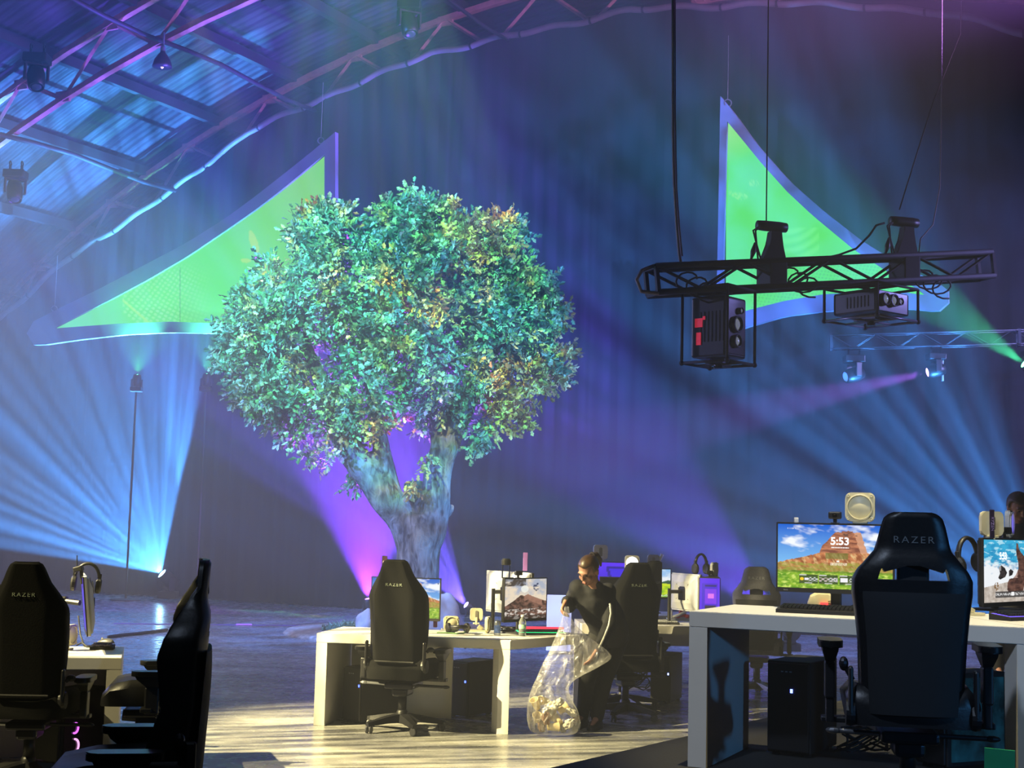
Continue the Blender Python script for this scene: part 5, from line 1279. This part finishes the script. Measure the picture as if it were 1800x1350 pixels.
def pic_case(u, v):
    c = C(92, 20, 250)
    if .12 < u < .88 and .08 < v < .9: c = C(66, 14, 220)
    if .25 < u < .85 and .46 < v < .78: c = C(128, 40, 250)
    if .42 < u < .72 and .58 < v < .68: c = C(240, 120, 255)
    if .25 < u < .82 and .13 < v < .43: c = C(40, 32, 70)
    if .35 < u < .75 and .28 < v < .32: c = C(150, 140, 190)
    if .25 < u < .85 and .82 < v < .86: c = C(30, 20, 110)
    return mixc(c, C(160, 60, 255), max(0, .25-v))
s_ = screen_mesh('glowing_window', .19, .445, pic_case, 40, 60, attr_mat('violet_case_glow', 1.0), t, -.024); s_.location = (0, 0, .235); tag(s_, 'violet glowing glass front')
p = at(1232, 996, 13.9); headset('black headset on top of the white backed monitor on the rear desk', Matrix.Translation(p) @ Matrix.Rotation(.7, 4, 'Z'))
key_light('grey lamp standing behind the violet glowing computer', at(1255, 1018, 13.95), math.radians(60), .15, mt=M_grey, group=GK)
webcam('black webcam above the violet glowing computer', at(1247, 1014, 13.85), .3, .07)
b = B(); p = G(1180, 1088, ZM); b.tube([p+V((0, 0, .09)), p+V((.0, 0, .03)), p+V((.01, 0, .01))], .015, 8); b.tube([p+V((0, 0, .015)), p+V((.07, .0, .04)), p+V((.15, .0, .075))], [.014, .016, .014], 8); b.prism(rrect(.1, .07, .02), 0, .01, Matrix.Translation((p.x, p.y, ZM)))
tag(b.o('loose_lamp_arm', M_wp2, smooth=True), 'white loose lamp arm lying on the rear desk beside the red game controller', 'lamp')  # just a lamp arm on its foot, no head
p = G(1199, 1087, ZM); t = thing('game_controller', 'red game controller on the rear desk at the raised desk corner', 'game controller', (p.x, p.y, ZM), .2)
M_red = mat('red_plastic', C(190, 40, 52), .4)
b = B(); b.box((0, 0, .03), (.1, .06, .03), bev=.012); b.sph((-.05, -.015, .022), (.03, .04, .022), 10, 8); b.sph((.05, -.015, .022), (.03, .04, .022), 10, 8); b.box((0, 0, .065), (.07, .04, .03), bev=.01); b.o('shell', M_red, t)
for s in (-1, 1):
    b = B(); b.lathe([(.009, .045), (.011, .056), (.001, .057)], (s*.03, -.008, 0), 10); b.o('thumbstick', M_black, t)
p = G(1140, 1098, ZM); keyboard('grey keyboard on the rear desk beside the chair', (p.x+.1, p.y+.1, ZM), .1, .4, .12, keymat=M_grey)
p = at(1172, 1160, 14.0); pc_tower('computer tower with a pale blue light under the rear desk', (p.x, p.y, 0), math.radians(-22), (.2, .42, .45), led=(120, 150, 255), led_pos=(.08, .28))
p = at(1120, 1205, 14.0); t0 = tangle('tangle of black cables under the rear desk', (p.x, p.y, .2), (.16, .06, .12), 5, 21)
# ================================================================ people
M_skin = mat('warm_skin', C(150, 108, 90), .55, var=.08, scale=30)
def hand(b, w, d, n, side, curl, L=.17):
    """wrist w, direction d, palm normal n; five bent fingers"""
    d = V(d).normalized(); n = V(n); n = (n-d*n.dot(d)).normalized(); s = d.cross(n)*side
    k = L/.17
    b.loft([[w+d*t*k+(s*cx*wd+n*cz*th)*k for cx, cz in ((-1, -.6), (-.6, -1), (.6, -1), (1, -.6), (1, .6), (.6, 1), (-.6, 1), (-1, .6))] for t, wd, th in ((-.015, .024, .018), (.02, .03, .016), (.06, .038, .015), (.085, .036, .012))])
    for off, ln, r in ((-.029, .066, .0082), (-.01, .078, .0088), (.01, .074, .0086), (.028, .058, .0078)):
        p = w+(d*.08+s*off)*k; dd = d.copy(); pts = [p-dd*.015*k]; pts.append(p.copy())
        for j, f in enumerate((.42, .33, .25)):
            ang = curl*(.6, 1.0, .8)[j]
            dd = (dd*math.cos(ang)+n*math.sin(ang)); nn = (n*math.cos(ang)-d*math.sin(ang))
            p = p+dd*ln*f*k; pts.append(p.copy()); 
            d2 = dd; n2 = (n-d2*n.dot(d2))
            if n2.length > 1e-3: pass
        b.tube(pts, [r*1.1*k, r*1.1*k, r*k, r*.92*k, r*.75*k], 8)
    p = w+(d*.025+s*.03)*k
    q = p+(d*.025+s*.02+n*.012)*k; e = q+(d*.028+s*.004+n*.018*(.5+curl))*k
    b.tube([w+d*.015*k+s*.018*k, p, q, e], [.014*k, .0125*k, .0105*k, .008*k], 8)
def head_shape(b, c, Mh, k=1.0):
    """head facing local -Y around centre c"""
    T = Matrix.Translation(c) @ Mh @ Matrix.Diagonal((k, k, k, 1))
    def S(x, y, z, rx, ry, rz): b.sph((0, 0, 0), 1.0, 18, 12, T @ Matrix.Translation((x, y, z)) @ Matrix.Diagonal((rx, ry, rz, 1)))
    S(0, .012, .025, .074, .092, .088); S(0, -.025, -.035, .058, .062, .075); S(0, -.05, -.085, .03, .028, .024)
    S(-.03, -.055, -.03, .03, .026, .03); S(.03, -.055, -.03, .03, .026, .03)      # cheeks
    S(0, -.075, .025, .05, .02, .016)                                             # brow
    S(0, -.098, -.022, .013, .018, .014); S(0, -.088, .0, .009, .016, .026)       # nose
    S(0, -.083, -.057, .022, .01, .006); S(0, -.081, -.066, .018, .01, .006)      # lips
    for s in (-1, 1):
        S(s*.075, .01, -.012, .012, .02, .032); S(s*.08, .016, .004, .01, .016, .014)   # ears
def remesh(o, vox, it=3):
    md = o.modifiers.new('join', 'REMESH'); md.mode = 'VOXEL'; md.voxel_size = vox; md.use_smooth_shade = True
    if it: md = o.modifiers.new('soft', 'SMOOTH'); md.iterations = it; md.factor = .5
def limb(b, *pr):
    b.tube([p for p, r in pr], [r for p, r in pr], 12)
    for p, r in pr: b.sph(p, r*.98, 12, 8)
def person(label, loc, J, Mh, top_mat, leg_mat, shoe_mat, hair, curl=(1.1, .5), hd=None, lap=True):
    t = thing('person', label, 'person', loc)
    inv = Matrix.Translation(t.location).inverted(); J = {k: inv @ V(v) for k, v in J.items()}
    j = J
    b = B()
    limb(b, (j['neck'], .052), (j['head']-(j['head']-j['neck'])*.35, .05)); limb(b, (j['neck'], .06), (j['chest'], .11), (j['waist'], .11), (j['pelvis'], .12))
    head_shape(b, j['head'], Mh)
    for s in 'RL':
        limb(b, (j[s+'sh'], .045), (j[s+'elb'], .036), (j[s+'wr'], .025)); limb(b, (j['chest'], .07), (j[s+'sh'], .05))
        limb(b, (j[s+'hip'], .075), (j[s+'knee'], .05), (j[s+'ank'], .034)); limb(b, (j[s+'ank'], .03), (j[s+'toe'], .016))
        dh, nh = hd[s]; hand(b, j[s+'wr']+V(dh).normalized()*.02, dh, nh, 1 if s == 'L' else -1, curl[0 if s == 'R' else 1])
    o = b.o('body', M_skin, t); remesh(o, .0075, 2)
    # top with sleeves
    b = B()
    limb(b, (j['neck']-(j['neck']-j['chest'])*.15, .075), (j['chest'], .155), (j['chest']*.5+j['waist']*.5, .165), (j['waist'], .165), (j['pelvis'], .168))
    for s in 'RL':
        limb(b, (j['chest']*.55+j[s+'sh']*.45, .11), (j[s+'sh'], .078), (j[s+'sh']*.45+j[s+'elb']*.55, .066), (j[s+'elb'], .06), (j[s+'wr']*.7+j[s+'elb']*.3, .05), (j[s+'wr']*.96+j[s+'elb']*.04, .041))
    b.tube([j['neck']+V((.062*math.cos(a), .062*math.sin(a), .005-.02*math.sin(a))) for a in [2*PI*k/14 for k in range(14)]], .018, 8, closed=True)
    o = b.o('top', top_mat, t); remesh(o, .014, 4)
    # hem band
    b = B()
    for s in 'RL':
        limb(b, (j['pelvis'], .135), (j[s+'hip'], .105), (j[s+'hip']*.5+j[s+'knee']*.5, .088), (j[s+'knee'], .072), (j[s+'knee']*.4+j[s+'ank']*.6, .06), (j[s+'ank'], .055))
    o = b.o('trousers', leg_mat, t); remesh(o, .013, 4)
    for s in 'RL':
        d = (j[s+'toe']-j[s+'ank']); d.z = 0; d.normalize(); g = V((-d.y, d.x, 0)); c = V((j[s+'ank'].x, j[s+'ank'].y, 0))
        z0 = -t.location.z if False else j['floor'].z
        b = B(); b.loft([[c+d*y+g*w*x+V((0, 0, z0+z*h)) for x, z in ((-1, 0), (1, 0), (1.05, .35), (.75, .8), (0, 1), (-.75, .8), (-1.05, .35))] for y, w, h in ((-.075, .025, .05), (-.06, .036, .085), (0, .04, .1), (.07, .044, .075), (.13, .046, .055), (.165, .038, .045), (.185, .02, .03))]); o = b.o('shoe', shoe_mat, t); autosmooth(o, 50)
    # hair cap, bun or tail
    T = Matrix.Translation(j['head']) @ Mh
    hair(T, t)
    # brows and eyes
    b = B()
    for s in (-1, 1): b.sph((0, 0, 0), 1, 10, 6, T @ Matrix.Translation((s*.03, -.079, .004)) @ Matrix.Diagonal((.014, .006, .005, 1)))
    b.o('eyes', mat('dark_eye', C(40, 28, 24), .4), t, smooth=True)
    b = B()
    for s in (-1, 1): b.tube([T @ V((s*.014, -.09, .022)), T @ V((s*.03, -.09, .029)), T @ V((s*.047, -.08, .024))], .0035, 6)
    b.o('eyebrows', mat('dark_brow', C(58, 40, 30), .7), t)
    b = B(); b.sph((0, 0, 0), 1, 12, 6, T @ Matrix.Translation((0, -.088, -.061)) @ Matrix.Diagonal((.02, .008, .007, 1))); b.o('lips', mat('lip_pink', C(150, 84, 74), .5), t, smooth=True)
    return t, j
M_hair = mat('tied_brown_hair', C(74, 54, 36), .4, var=.45, scale=40, stretch=(6, 1, 1))
def hair_tied(T, t):
    b = B()
    g = bmesh.ops.create_uvsphere(b.b, u_segments=28, v_segments=18, radius=1)
    for v in g['verts']:
        p = v.co.copy(); r = V((.083*p.x, .103*p.y+.016, .098*p.z+.028))
        if p.y < -.5 and p.z < .36: r = V((p.x*.05, r.y*.3+.02, r.z*.3+.03))
        elif p.z < -.25: r = V((r.x*.86, r.y*.8+.014, r.z*.75))
        v.co = T @ r
    o = b.o('hair', M_hair, t, smooth=True)
    b = B(); c = V((.0, .1, .075)); b.tube([T @ (c+V((.022*math.cos(a), .01*math.sin(a), .022*math.sin(a)))) for a in [2*PI*k/12 for k in range(12)]], .012, 8, closed=True); b.o('hair_tie', mat('dark_scrunchie', C(40, 28, 36), .7), t)
    b = B(); b.tube([T @ p for p in (V((0, .095, .075)), V((.01, .14, .06)), V((.02, .16, .0)), V((.02, .155, -.06)))], [.02, .026, .022, .006], 10); b.o('ponytail', M_hair, t, smooth=True)
def hair_dark(T, t):
    b = B(); g = bmesh.ops.create_uvsphere(b.b, u_segments=28, v_segments=18, radius=1)
    for v in g['verts']:
        p = v.co.copy(); r = V((.088*p.x, .108*p.y+.016, .1*p.z+.03))
        if p.y < -.35 and p.z < .3: r = V((p.x*.05, r.y*.3+.02, r.z*.3+.03))
        v.co = T @ (r*(1+.04*noise.noise(p*6)))
    b.o('hair', mat('dark_brown_hair', C(78, 58, 48), .55, var=.4, scale=30), t, smooth=True)
gl, gr = G(1046, 1283), G(1018, 1279)
def foot(p, dx, dy, z): return V((p.x+dx, p.y+dy, z))
J = dict(pelvis=at(1072, 1112, 12.06), waist=at(1064, 1086, 11.98), chest=at(1043, 1054, 11.86), neck=at(1045, 1030, 11.74), head=at(1034, 1003, 11.63),
         Rsh=at(1015, 1034, 11.8), Relb=at(1000, 1066, 11.93), Rwr=at(995, 1055, 11.7), Lsh=at(1068, 1040, 11.86), Lelb=at(1073, 1096, 11.76), Lwr=at(1051, 1140, 11.6),
         Rhip=at(1054, 1120, 12.02), Lhip=at(1086, 1120, 12.1), Rknee=at(1032, 1192, 11.86), Lknee=at(1062, 1196, 11.93),
         Rank=foot(gr, .03, .08, .09), Rtoe=foot(gr, -.02, -.06, .045), Lank=foot(gl, .02, .08, .09), Ltoe=foot(gl, -.03, -.06, .045), floor=V((0, 0, 0)))
Mh = (Matrix.Rotation(math.radians(-38), 4, 'Z') @ Matrix.Rotation(math.radians(34), 4, 'X') @ Matrix.Rotation(math.radians(8), 4, 'Y'))
wloc = V((.74, 11.9, 0))
M_top = mat('navy_black_jersey', C(12, 13, 20), .85, var=.25, scale=30, bump=.1)
woman, jw = person('person in black sweater and trousers bending over a clear rubbish bag, hair tied back', wloc, J, Mh, M_top, mat('black_trouser_cloth', C(13, 13, 15), .9, var=.2, scale=40), mat('black_shoe', C(16, 16, 18), .6), hair_tied, (1.35, .35),
                   dict(R=(V((-.35, -.45, -.8)), V((.9, -.2, -.3))), L=(V((-.5, -.15, -.85)), V((-.8, .3, .4)))))
b = B()
a0 = [at(1072, 1061, 11.66), at(1074, 1078, 11.68), at(1070, 1100, 11.66), at(1062, 1120, 11.59), at(1053, 1139, 11.535)]
winv = Matrix.Translation(wloc).inverted()
b.tube([winv @ p for p in a0], .0095, 6); b.o('sleeve_stripe', mat('white_stripe', C(200, 198, 190), .7, var=.15), woman, smooth=True)

# person behind the raised station, head showing at the right edge
hp = at(1790, 893, 11.4); zf = 0.52; bx_ = hp.x
J2 = dict(head=hp, neck=hp+V((.01, .05, -.16)), chest=hp+V((.02, .1, -.34)), waist=hp+V((.03, .2, -.56)), pelvis=hp+V((.03, .25, -.74)),
          Rsh=hp+V((-.18, .08, -.25)), Relb=hp+V((-.24, .02, -.5)), Rwr=hp+V((-.16, -.2, -.58)), Lsh=hp+V((.2, .1, -.25)), Lelb=hp+V((.27, .04, -.5)), Lwr=hp+V((.2, -.18, -.58)),
          Rhip=hp+V((-.07, .25, -.76)), Lhip=hp+V((.12, .25, -.76)), Rknee=V((hp.x-.08, hp.y+.2, zf+.45)), Lknee=V((hp.x+.13, hp.y+.2, zf+.45)),
          Rank=V((hp.x-.08, hp.y+.28, zf+.08)), Lank=V((hp.x+.13, hp.y+.28, zf+.08)), Rtoe=V((hp.x-.1, hp.y+.12, zf+.04)), Ltoe=V((hp.x+.14, hp.y+.12, zf+.04)), floor=V((0, 0, zf)))
person('person with dark hair behind the seal monitor, only the head showing', V((hp.x, hp.y+.2, zf)), {k: (v if k != 'floor' else V((0, 0, zf))) for k, v in J2.items()}, Matrix.Rotation(.1, 4, 'Z') @ Matrix.Rotation(.45, 4, 'X'), mat('dark_shirt', C(34, 34, 40), .8), mat('black_trouser_cloth', C(13, 13, 15), .9), mat('black_shoe', C(16, 16, 18), .6), hair_dark, (.4, .4),
       dict(R=(V((.1, -.9, -.2)), V((.1, 0, -1))), L=(V((-.1, -.9, -.2)), V((-.1, 0, -1)))))

# ================================================================ clear rubbish bag and what is in it
M_bag = bpy.data.materials.new('clear_film'); M_bag.use_nodes = True
nt = M_bag.node_tree; n = nt.nodes; l = nt.links
tr = n.new('ShaderNodeBsdfTransparent'); tr.inputs[0].default_value = (.95, .95, .95, 1)
df = n.new('ShaderNodeBsdfDiffuse'); df.inputs[0].default_value = C(205, 204, 206)
tl = n.new('ShaderNodeBsdfTranslucent'); tl.inputs[0].default_value = C(215, 214, 210)
gls = n.new('ShaderNodeBsdfGlossy'); gls.inputs['Roughness'].default_value = .18
tc = n.new('ShaderNodeTexCoord'); mp = n.new('ShaderNodeMapping'); mp.inputs['Scale'].default_value = (1, 1, .45); mp.inputs['Rotation'].default_value = (0, .5, 0)
l.new(tc.outputs['Object'], mp.inputs[0])
nz = n.new('ShaderNodeTexNoise'); nz.inputs['Scale'].default_value = 11; nz.inputs['Detail'].default_value = 5; nz.inputs['Distortion'].default_value = 1.2; l.new(mp.outputs[0], nz.inputs['Vector'])
bp = n.new('ShaderNodeBump'); bp.inputs['Strength'].default_value = 1.0; bp.inputs['Distance'].default_value = .05; l.new(nz.outputs['Fac'], bp.inputs['Height'])
l.new(bp.outputs[0], gls.inputs['Normal']); l.new(bp.outputs[0], df.inputs['Normal'])
a1 = n.new('ShaderNodeMixShader'); a1.inputs[0].default_value = .5; l.new(df.outputs[0], a1.inputs[1]); l.new(tl.outputs[0], a1.inputs[2])
a2 = n.new('ShaderNodeMixShader'); a2.inputs[0].default_value = .2; l.new(a1.outputs[0], a2.inputs[1]); l.new(gls.outputs[0], a2.inputs[2])
mr = n.new('ShaderNodeMapRange'); mr.inputs[1].default_value = .35; mr.inputs[2].default_value = .7; mr.inputs[3].default_value = .12; mr.inputs[4].default_value = .5; l.new(nz.outputs['Fac'], mr.inputs[0])
a3 = n.new('ShaderNodeMixShader'); l.new(mr.outputs[0], a3.inputs[0]); l.new(tr.outputs[0], a3.inputs[1]); l.new(a2.outputs[0], a3.inputs[2]); l.new(a3.outputs[0], n['Material Output'].inputs[0])
BY = 11.52
RG = [(1289, 940, 1006, .0), (1286, 932, 1016, .02), (1268, 928, 1020, .0), (1245, 927, 1015, 0), (1225, 931, 1003, 0), (1205, 937, 996, 0), (1190, 944, 1012, 0), (1178, 951, 1036, 0), (1166, 956, 1056, 0), (1156, 961, 1074, 0), (1146, 966, 1072, 0), (1136, 971, 1060, 0), (1122, 977, 1040, 0), (1108, 982, 1022, 0), (1094, 986, 1008, 0), (1080, 990, 1001, 0), (1066, 992, 999, 0)]
ctr0 = at(975, 1289, BY); bl = V((ctr0.x, BY, 0))
bag = thing('rubbish_bag', 'clear plastic rubbish bag held open by the bending person', 'bag', bl)
rings = []
NB = 44
for k, (py, x0, x1, _) in enumerate(RG):
    c = at((x0+x1)/2, py, BY); hw = (x1-x0)/2/2500*BY; hd = max(.012, min(.19, hw*(.85 if py > 1200 else .5)))
    z = max(.006, c.z); ring = []
    for i in range(NB):
        a = 2*PI*i/NB; w = 1+.10*noise.noise(V((math.cos(a)*2.2, math.sin(a)*2.2, k*.35)))+.05*math.sin(a*9+k*.4)*(1 if k > 4 else .4)
        ring.append(V((c.x+hw*w*math.cos(a), BY+hd*w*math.sin(a)-.03, z))-bl)
    rings.append(ring)
b = B(); b.loft(rings, cap=False); b.b.faces.new([v for v in b.b.verts[:NB]][::-1])
o = b.o('bag_film', M_bag, bag, smooth=True)
md = o.modifiers.new('smooth', 'SUBSURF'); md.levels = 1; md.render_levels = 1
q = random.Random(5)
M_cup = mat('paper_cup_cream', C(226, 204, 150), .6, var=.1); M_brown = mat('brown_card', C(150, 104, 60), .7); M_clearw = mat('crumpled_wrap', C(214, 208, 190), .4, var=.2)
spots_ = [(942, 1238, .0), (956, 1232, .05), (972, 1240, -.04), (990, 1246, .03), (1004, 1252, 0), (944, 1262, .03), (960, 1262, -.05), (980, 1266, .04), (1000, 1272, -.03), (952, 1276, .04), (972, 1278, -.04), (990, 1279, .05), (966, 1252, .09), (984, 1236, .06), (1008, 1268, .06)]
kinds = ['cup', 'cup', 'paper', 'cup', 'paper', 'cup', 'card', 'cup', 'paper', 'card', 'cup', 'paper', 'cup', 'paper', 'card']
for k, ((px, py, dy), kd) in enumerate(zip(spots_, kinds)):
    p = at(px, py, BY-.03+dy*.8); p.z = max(.05, p.z)
    Rm = Matrix.Translation(p) @ Euler((q.uniform(-1.6, 1.6), q.uniform(-1, 1), q.uniform(0, 6))).to_matrix().to_4x4()
    if kd == 'cup':
        t = thing('paper_cup', 'used cream paper cup inside the clear rubbish bag', 'cup', (0, 0, 0), 0, 'used paper cups in the rubbish bag'); t.matrix_world = Rm
        b = B(); b.lathe([(.001, -.042), (.024, -.045), (.025, -.04), (.036, .045), (.039, .047), (.036, .05), (.033, .044), (.023, -.036), (.001, -.038)], (0, 0, 0), 18, cap=False); b.o('cup_body', M_cup, t, smooth=True)
    else:
        b = B(); g = bmesh.ops.create_icosphere(b.b, subdivisions=3, radius=1)
        s = (.05, .035, .03) if kd == 'paper' else (.06, .045, .018)
        for v in g['verts']:
            w = 1+.45*noise.noise(v.co*2.6+V((k*3.1, 0, 0))); v.co = V((v.co.x*s[0]*w, v.co.y*s[1]*w, v.co.z*s[2]*w))
        o = b.o('crumpled_wrapper' if kd == 'paper' else 'crushed_carton', M_clearw if kd == 'paper' else M_brown); o.matrix_world = Rm
        tag(o, 'crumpled pale wrapper inside the clear rubbish bag' if kd == 'paper' else 'crushed brown carton inside the clear rubbish bag', 'wrapper' if kd == 'paper' else 'carton', 'crumpled wrappers in the rubbish bag' if kd == 'paper' else 'crushed cartons in the rubbish bag')
# ================================================================ light
SC.view_settings.view_transform = 'Standard'; SC.view_settings.look = 'None'
SC.view_settings.exposure = 0.0; SC.view_settings.gamma = 1.0; SC.view_settings.use_curve_mapping = False
SC.cycles.use_denoising = True
try: SC.cycles.denoiser = 'OPENIMAGEDENOISE'
except Exception: pass
SC.cycles.max_bounces = 4; SC.cycles.diffuse_bounces = 2; SC.cycles.glossy_bounces = 2; SC.cycles.transmission_bounces = 3
SC.cycles.transparent_max_bounces = 10; SC.cycles.volume_bounces = 0
SC.cycles.sample_clamp_indirect = 4; SC.cycles.sample_clamp_direct = 0
SC.cycles.caustics_reflective = False; SC.cycles.caustics_refractive = False
# haze in the hall
w = bpy.data.worlds.new('hall_haze'); SC.world = w; w.use_nodes = True
nt = w.node_tree; n = nt.nodes
n['Background'].inputs[0].default_value = (0, 0, 0, 1); n['Background'].inputs[1].default_value = 0
vs_ = n.new('ShaderNodeVolumeScatter'); vs_.inputs['Color'].default_value = (.92, .95, 1, 1); vs_.inputs['Density'].default_value = 0.0115; vs_.inputs['Anisotropy'].default_value = 0.25
nt.links.new(vs_.outputs[0], n['World Output'].inputs['Volume'])

def spot(name, loc, aim, W, col, ang, blend=.2, size=.06, gobo=None):
    """aim: point the beam is turned to"""
    L = bpy.data.lights.new(name, 'SPOT'); L.energy = W; L.color = col[:3]; L.spot_size = math.radians(ang); L.spot_blend = blend; L.shadow_soft_size = size
    o = bpy.data.objects.new(name, L); COL.objects.link(o); o.location = loc
    o.rotation_euler = (V(aim)-V(loc)).to_track_quat('-Z', 'Y').to_euler()
    if gobo:
        L.use_nodes = True; nt = L.node_tree; n = nt.nodes; em = n['Emission']
        tc = n.new('ShaderNodeTexCoord'); sp = n.new('ShaderNodeSeparateXYZ'); nt.links.new(tc.outputs['Normal'], sp.inputs[0])
        gobo(nt, n, em, sp)
    return o
def math_(nt, op, a, b_=None):
    m_ = nt.nodes.new('ShaderNodeMath'); m_.operation = op
    for i, v in enumerate((a, b_)):
        if v is None: continue
        if isinstance(v, (int, float)): m_.inputs[i].default_value = v
        else: nt.links.new(v, m_.inputs[i])
    return m_.outputs[0]
def fan(k, lo, hi, seed=0.0, flat=.22):
    """bar gobo that splits a beam into a fan of rays"""
    def g(nt, n, em, sp):
        an = math_(nt, 'ARCTAN2', sp.outputs['Y'], math_(nt, 'ABSOLUTE', sp.outputs['Z']))
        cb = nt.nodes.new('ShaderNodeCombineXYZ')
        nt.links.new(math_(nt, 'MULTIPLY', an, k), cb.inputs[0]); cb.inputs[1].default_value = seed
        nz = nt.nodes.new('ShaderNodeTexNoise'); nz.inputs['Scale'].default_value = 1.0; nz.inputs['Detail'].default_value = 3; nt.links.new(cb.outputs[0], nz.inputs['Vector'])
        mr = nt.nodes.new('ShaderNodeMapRange'); mr.inputs[1].default_value = .36; mr.inputs[2].default_value = .64; mr.inputs[3].default_value = lo; mr.inputs[4].default_value = hi
        nt.links.new(nz.outputs['Fac'], mr.inputs[0])
        m2 = nt.nodes.new('ShaderNodeMapRange'); m2.interpolation_type = 'SMOOTHSTEP'; m2.inputs[1].default_value = flat; m2.inputs[2].default_value = flat*1.6; m2.inputs[3].default_value = 1; m2.inputs[4].default_value = 0
        nt.links.new(math_(nt, 'ABSOLUTE', sp.outputs['X']), m2.inputs[0])
        nt.links.new(math_(nt, 'MULTIPLY', mr.outputs[0], m2.outputs[0]), em.inputs['Strength'])
    return g
def break_up(scale, lo, hi, cols=None, st=(1, 1)):
    """leaf or cloud breakup gobo, optionally with its own colours"""
    def g(nt, n, em, sp):
        x = math_(nt, 'MULTIPLY', math_(nt, 'DIVIDE', sp.outputs['X'], sp.outputs['Z']), st[0]); y = math_(nt, 'MULTIPLY', math_(nt, 'DIVIDE', sp.outputs['Y'], sp.outputs['Z']), st[1])
        cb = nt.nodes.new('ShaderNodeCombineXYZ'); nt.links.new(x, cb.inputs[0]); nt.links.new(y, cb.inputs[1])
        nz = nt.nodes.new('ShaderNodeTexNoise'); nz.inputs['Scale'].default_value = scale; nz.inputs['Detail'].default_value = 4; nt.links.new(cb.outputs[0], nz.inputs['Vector'])
        mr = nt.nodes.new('ShaderNodeMapRange'); mr.inputs[1].default_value = .38; mr.inputs[2].default_value = .62; mr.inputs[3].default_value = lo; mr.inputs[4].default_value = hi
        nt.links.new(nz.outputs['Fac'], mr.inputs[0]); nt.links.new(mr.outputs[0], em.inputs['Strength'])
        if cols:
            n2 = nt.nodes.new('ShaderNodeTexNoise'); n2.inputs['Scale'].default_value = scale*.55; n2.inputs['Detail'].default_value = 2; nt.links.new(cb.outputs[0], n2.inputs['Vector'])
            rp = nt.nodes.new('ShaderNodeValToRGB'); rp.color_ramp.elements.remove(rp.color_ramp.elements[1])
            for i, (p, c) in enumerate(cols):
                e = rp.color_ramp.elements[0] if i == 0 else rp.color_ramp.elements.new(p)
                e.position = p; e.color = c
            nt.links.new(n2.outputs['Fac'], rp.inputs[0]); nt.links.new(rp.outputs[0], em.inputs['Color'])
    return g
BLUE = (.06, .33, 1.0); VIOL = (.26, .04, 1.0); INDI = (.14, .08, 1.0); GREEN = (.08, 1.0, .42)
spot('beam_blue_left', LENS['blue'], LENS['blue']+V((-.42, -.08, .58)), 66000, BLUE, 94, .08, .03, fan(13.0, .25, 1.65, 2.0, .2))
spot('beam_blue_right', LENS['blue_r'], LENS['blue_r']+V((-.75, .25, .65)), 12500, BLUE, 80, .3, .03, fan(13.0, .3, 1.5, 7.0, .4))
spot('beam_purple', LENS['purple'], TP(655, 610), 36000, (.22, .03, 1), 46, .25, .05)
spot('beam_violet', LENS['violet'], LENS['violet']+V((-.62, -.02, .80)), 26000, INDI, 50, .2, .03, fan(16.0, .2, 1.8, 3.0))
spot('beam_indigo', LENS['indigo'], LENS['indigo']+V((-.68, .75, .76)), 25000, (.15, .06, 1), 38, .5, .03, fan(16.0, .0, 1.9, 11.0, .3))
spot('beam_green_one', LENS['g1'], LENS['g1']+V((-.05, .35, 1)), 2300, GREEN, 92, 1, .03)
spot('beam_green_two', LENS['g2'], LENS['g2']+V((.0, .35, 1)), 2300, GREEN, 92, 1, .03)
spot('beam_green_right', LENS['r_green'], LENS['r_green']+V((-.75, -.2, .45)), 6000, GREEN, 28, .5, .03)
spot('beam_purple_right', LENS['r_purple'], LENS['r_purple']+V((-.95, .42, -.22)), 20000, (.4, .14, 1), 16, .5, .05)
spot('tree_projection', (-1.5, 11.5, 8.2), TP(690, 560), 16000, (1, 1, 1), 30, .3, .03, break_up(30, .2, 1.9, [(.32, (.05, .55, .75, 1)), (.43, (.12, .78, .58, 1)), (.54, (.28, .85, .42, 1)), (.66, (.85, .72, .26, 1))]))
spot('tree_cyan', (-9.5, 15, 6.5), TP(560, 540), 10000, (.12, .8, .9), 24, .6, .1)
spot('house_warm', (-8.5, 8.5, 6.6), (0, 11.3, .4), 25000, (1, .85, .43), 31, .6, .02, break_up(13, .25, 1.7, None, (6, 1)))
spot('house_warm_left', (-8.5, 6.5, 6.6), (-3.0, 9.2, .6), 6000, (1, .85, .43), 18, .7, .02)
spot('house_warm_right', (1.4, 6.4, 9.6), (1.75, 7.05, 1.26), 6000, (1, .86, .50), 18, .6, .05)
spot('wash_blue', (-12, 10.5, 8.1), (2.4, 24.5, 3.0), 36000, (.10, .26, 1), 44, .5, .05, break_up(26, .1, 1.9))
spot('front_blue', (5.5, 1.5, 2.0), (1.2, 7.3, .9), 300, (.10, .42, 1), 30, .8, .1)
spot('front_cool', (-2.5, 1, 8.0), (1.4, 7.4, .8), 1700, (.6, .74, 1), 36, .8, .2)
spot('fill_side_left', (-12, 20, 5.0), (2, 19, -3), 6500, (.42, .44, 1), 100, 1, .3)  # added unseen fill lamp for the ambient haze and far floor
spot('fill_side_right', (11, 17, 6.0), (-1, 24, 1), 5600, (.34, .32, 1), 90, 1, .3)  # second unseen fill, added to lift the haze from the right
spot('roof_violet', (8, 15, 8), HW(5.5, -6, 12), 15000, (.5, .2, 1), 60, .8, .2)
spot('hem_pink_fill', (9, 14, 7.5), HW(6.5, 0, 11), 5000, (.85, .4, 1), 40, .8, .2)  # no visible fixture; added to brighten the hem in pink
spot('roof_blue', HW(-2, -14, 3), HW(-1, -8, 10), 500, (.3, .2, 1), 80, .8, .2)
spot('tree_foot_fill', (-3.5, 14.5, 7.0), (-1.1, 21.0, .6), 2600, (1, .92, .86), 19, .8, .1)  # unseen lamp added to whiten the bed, boulders and trunk foot
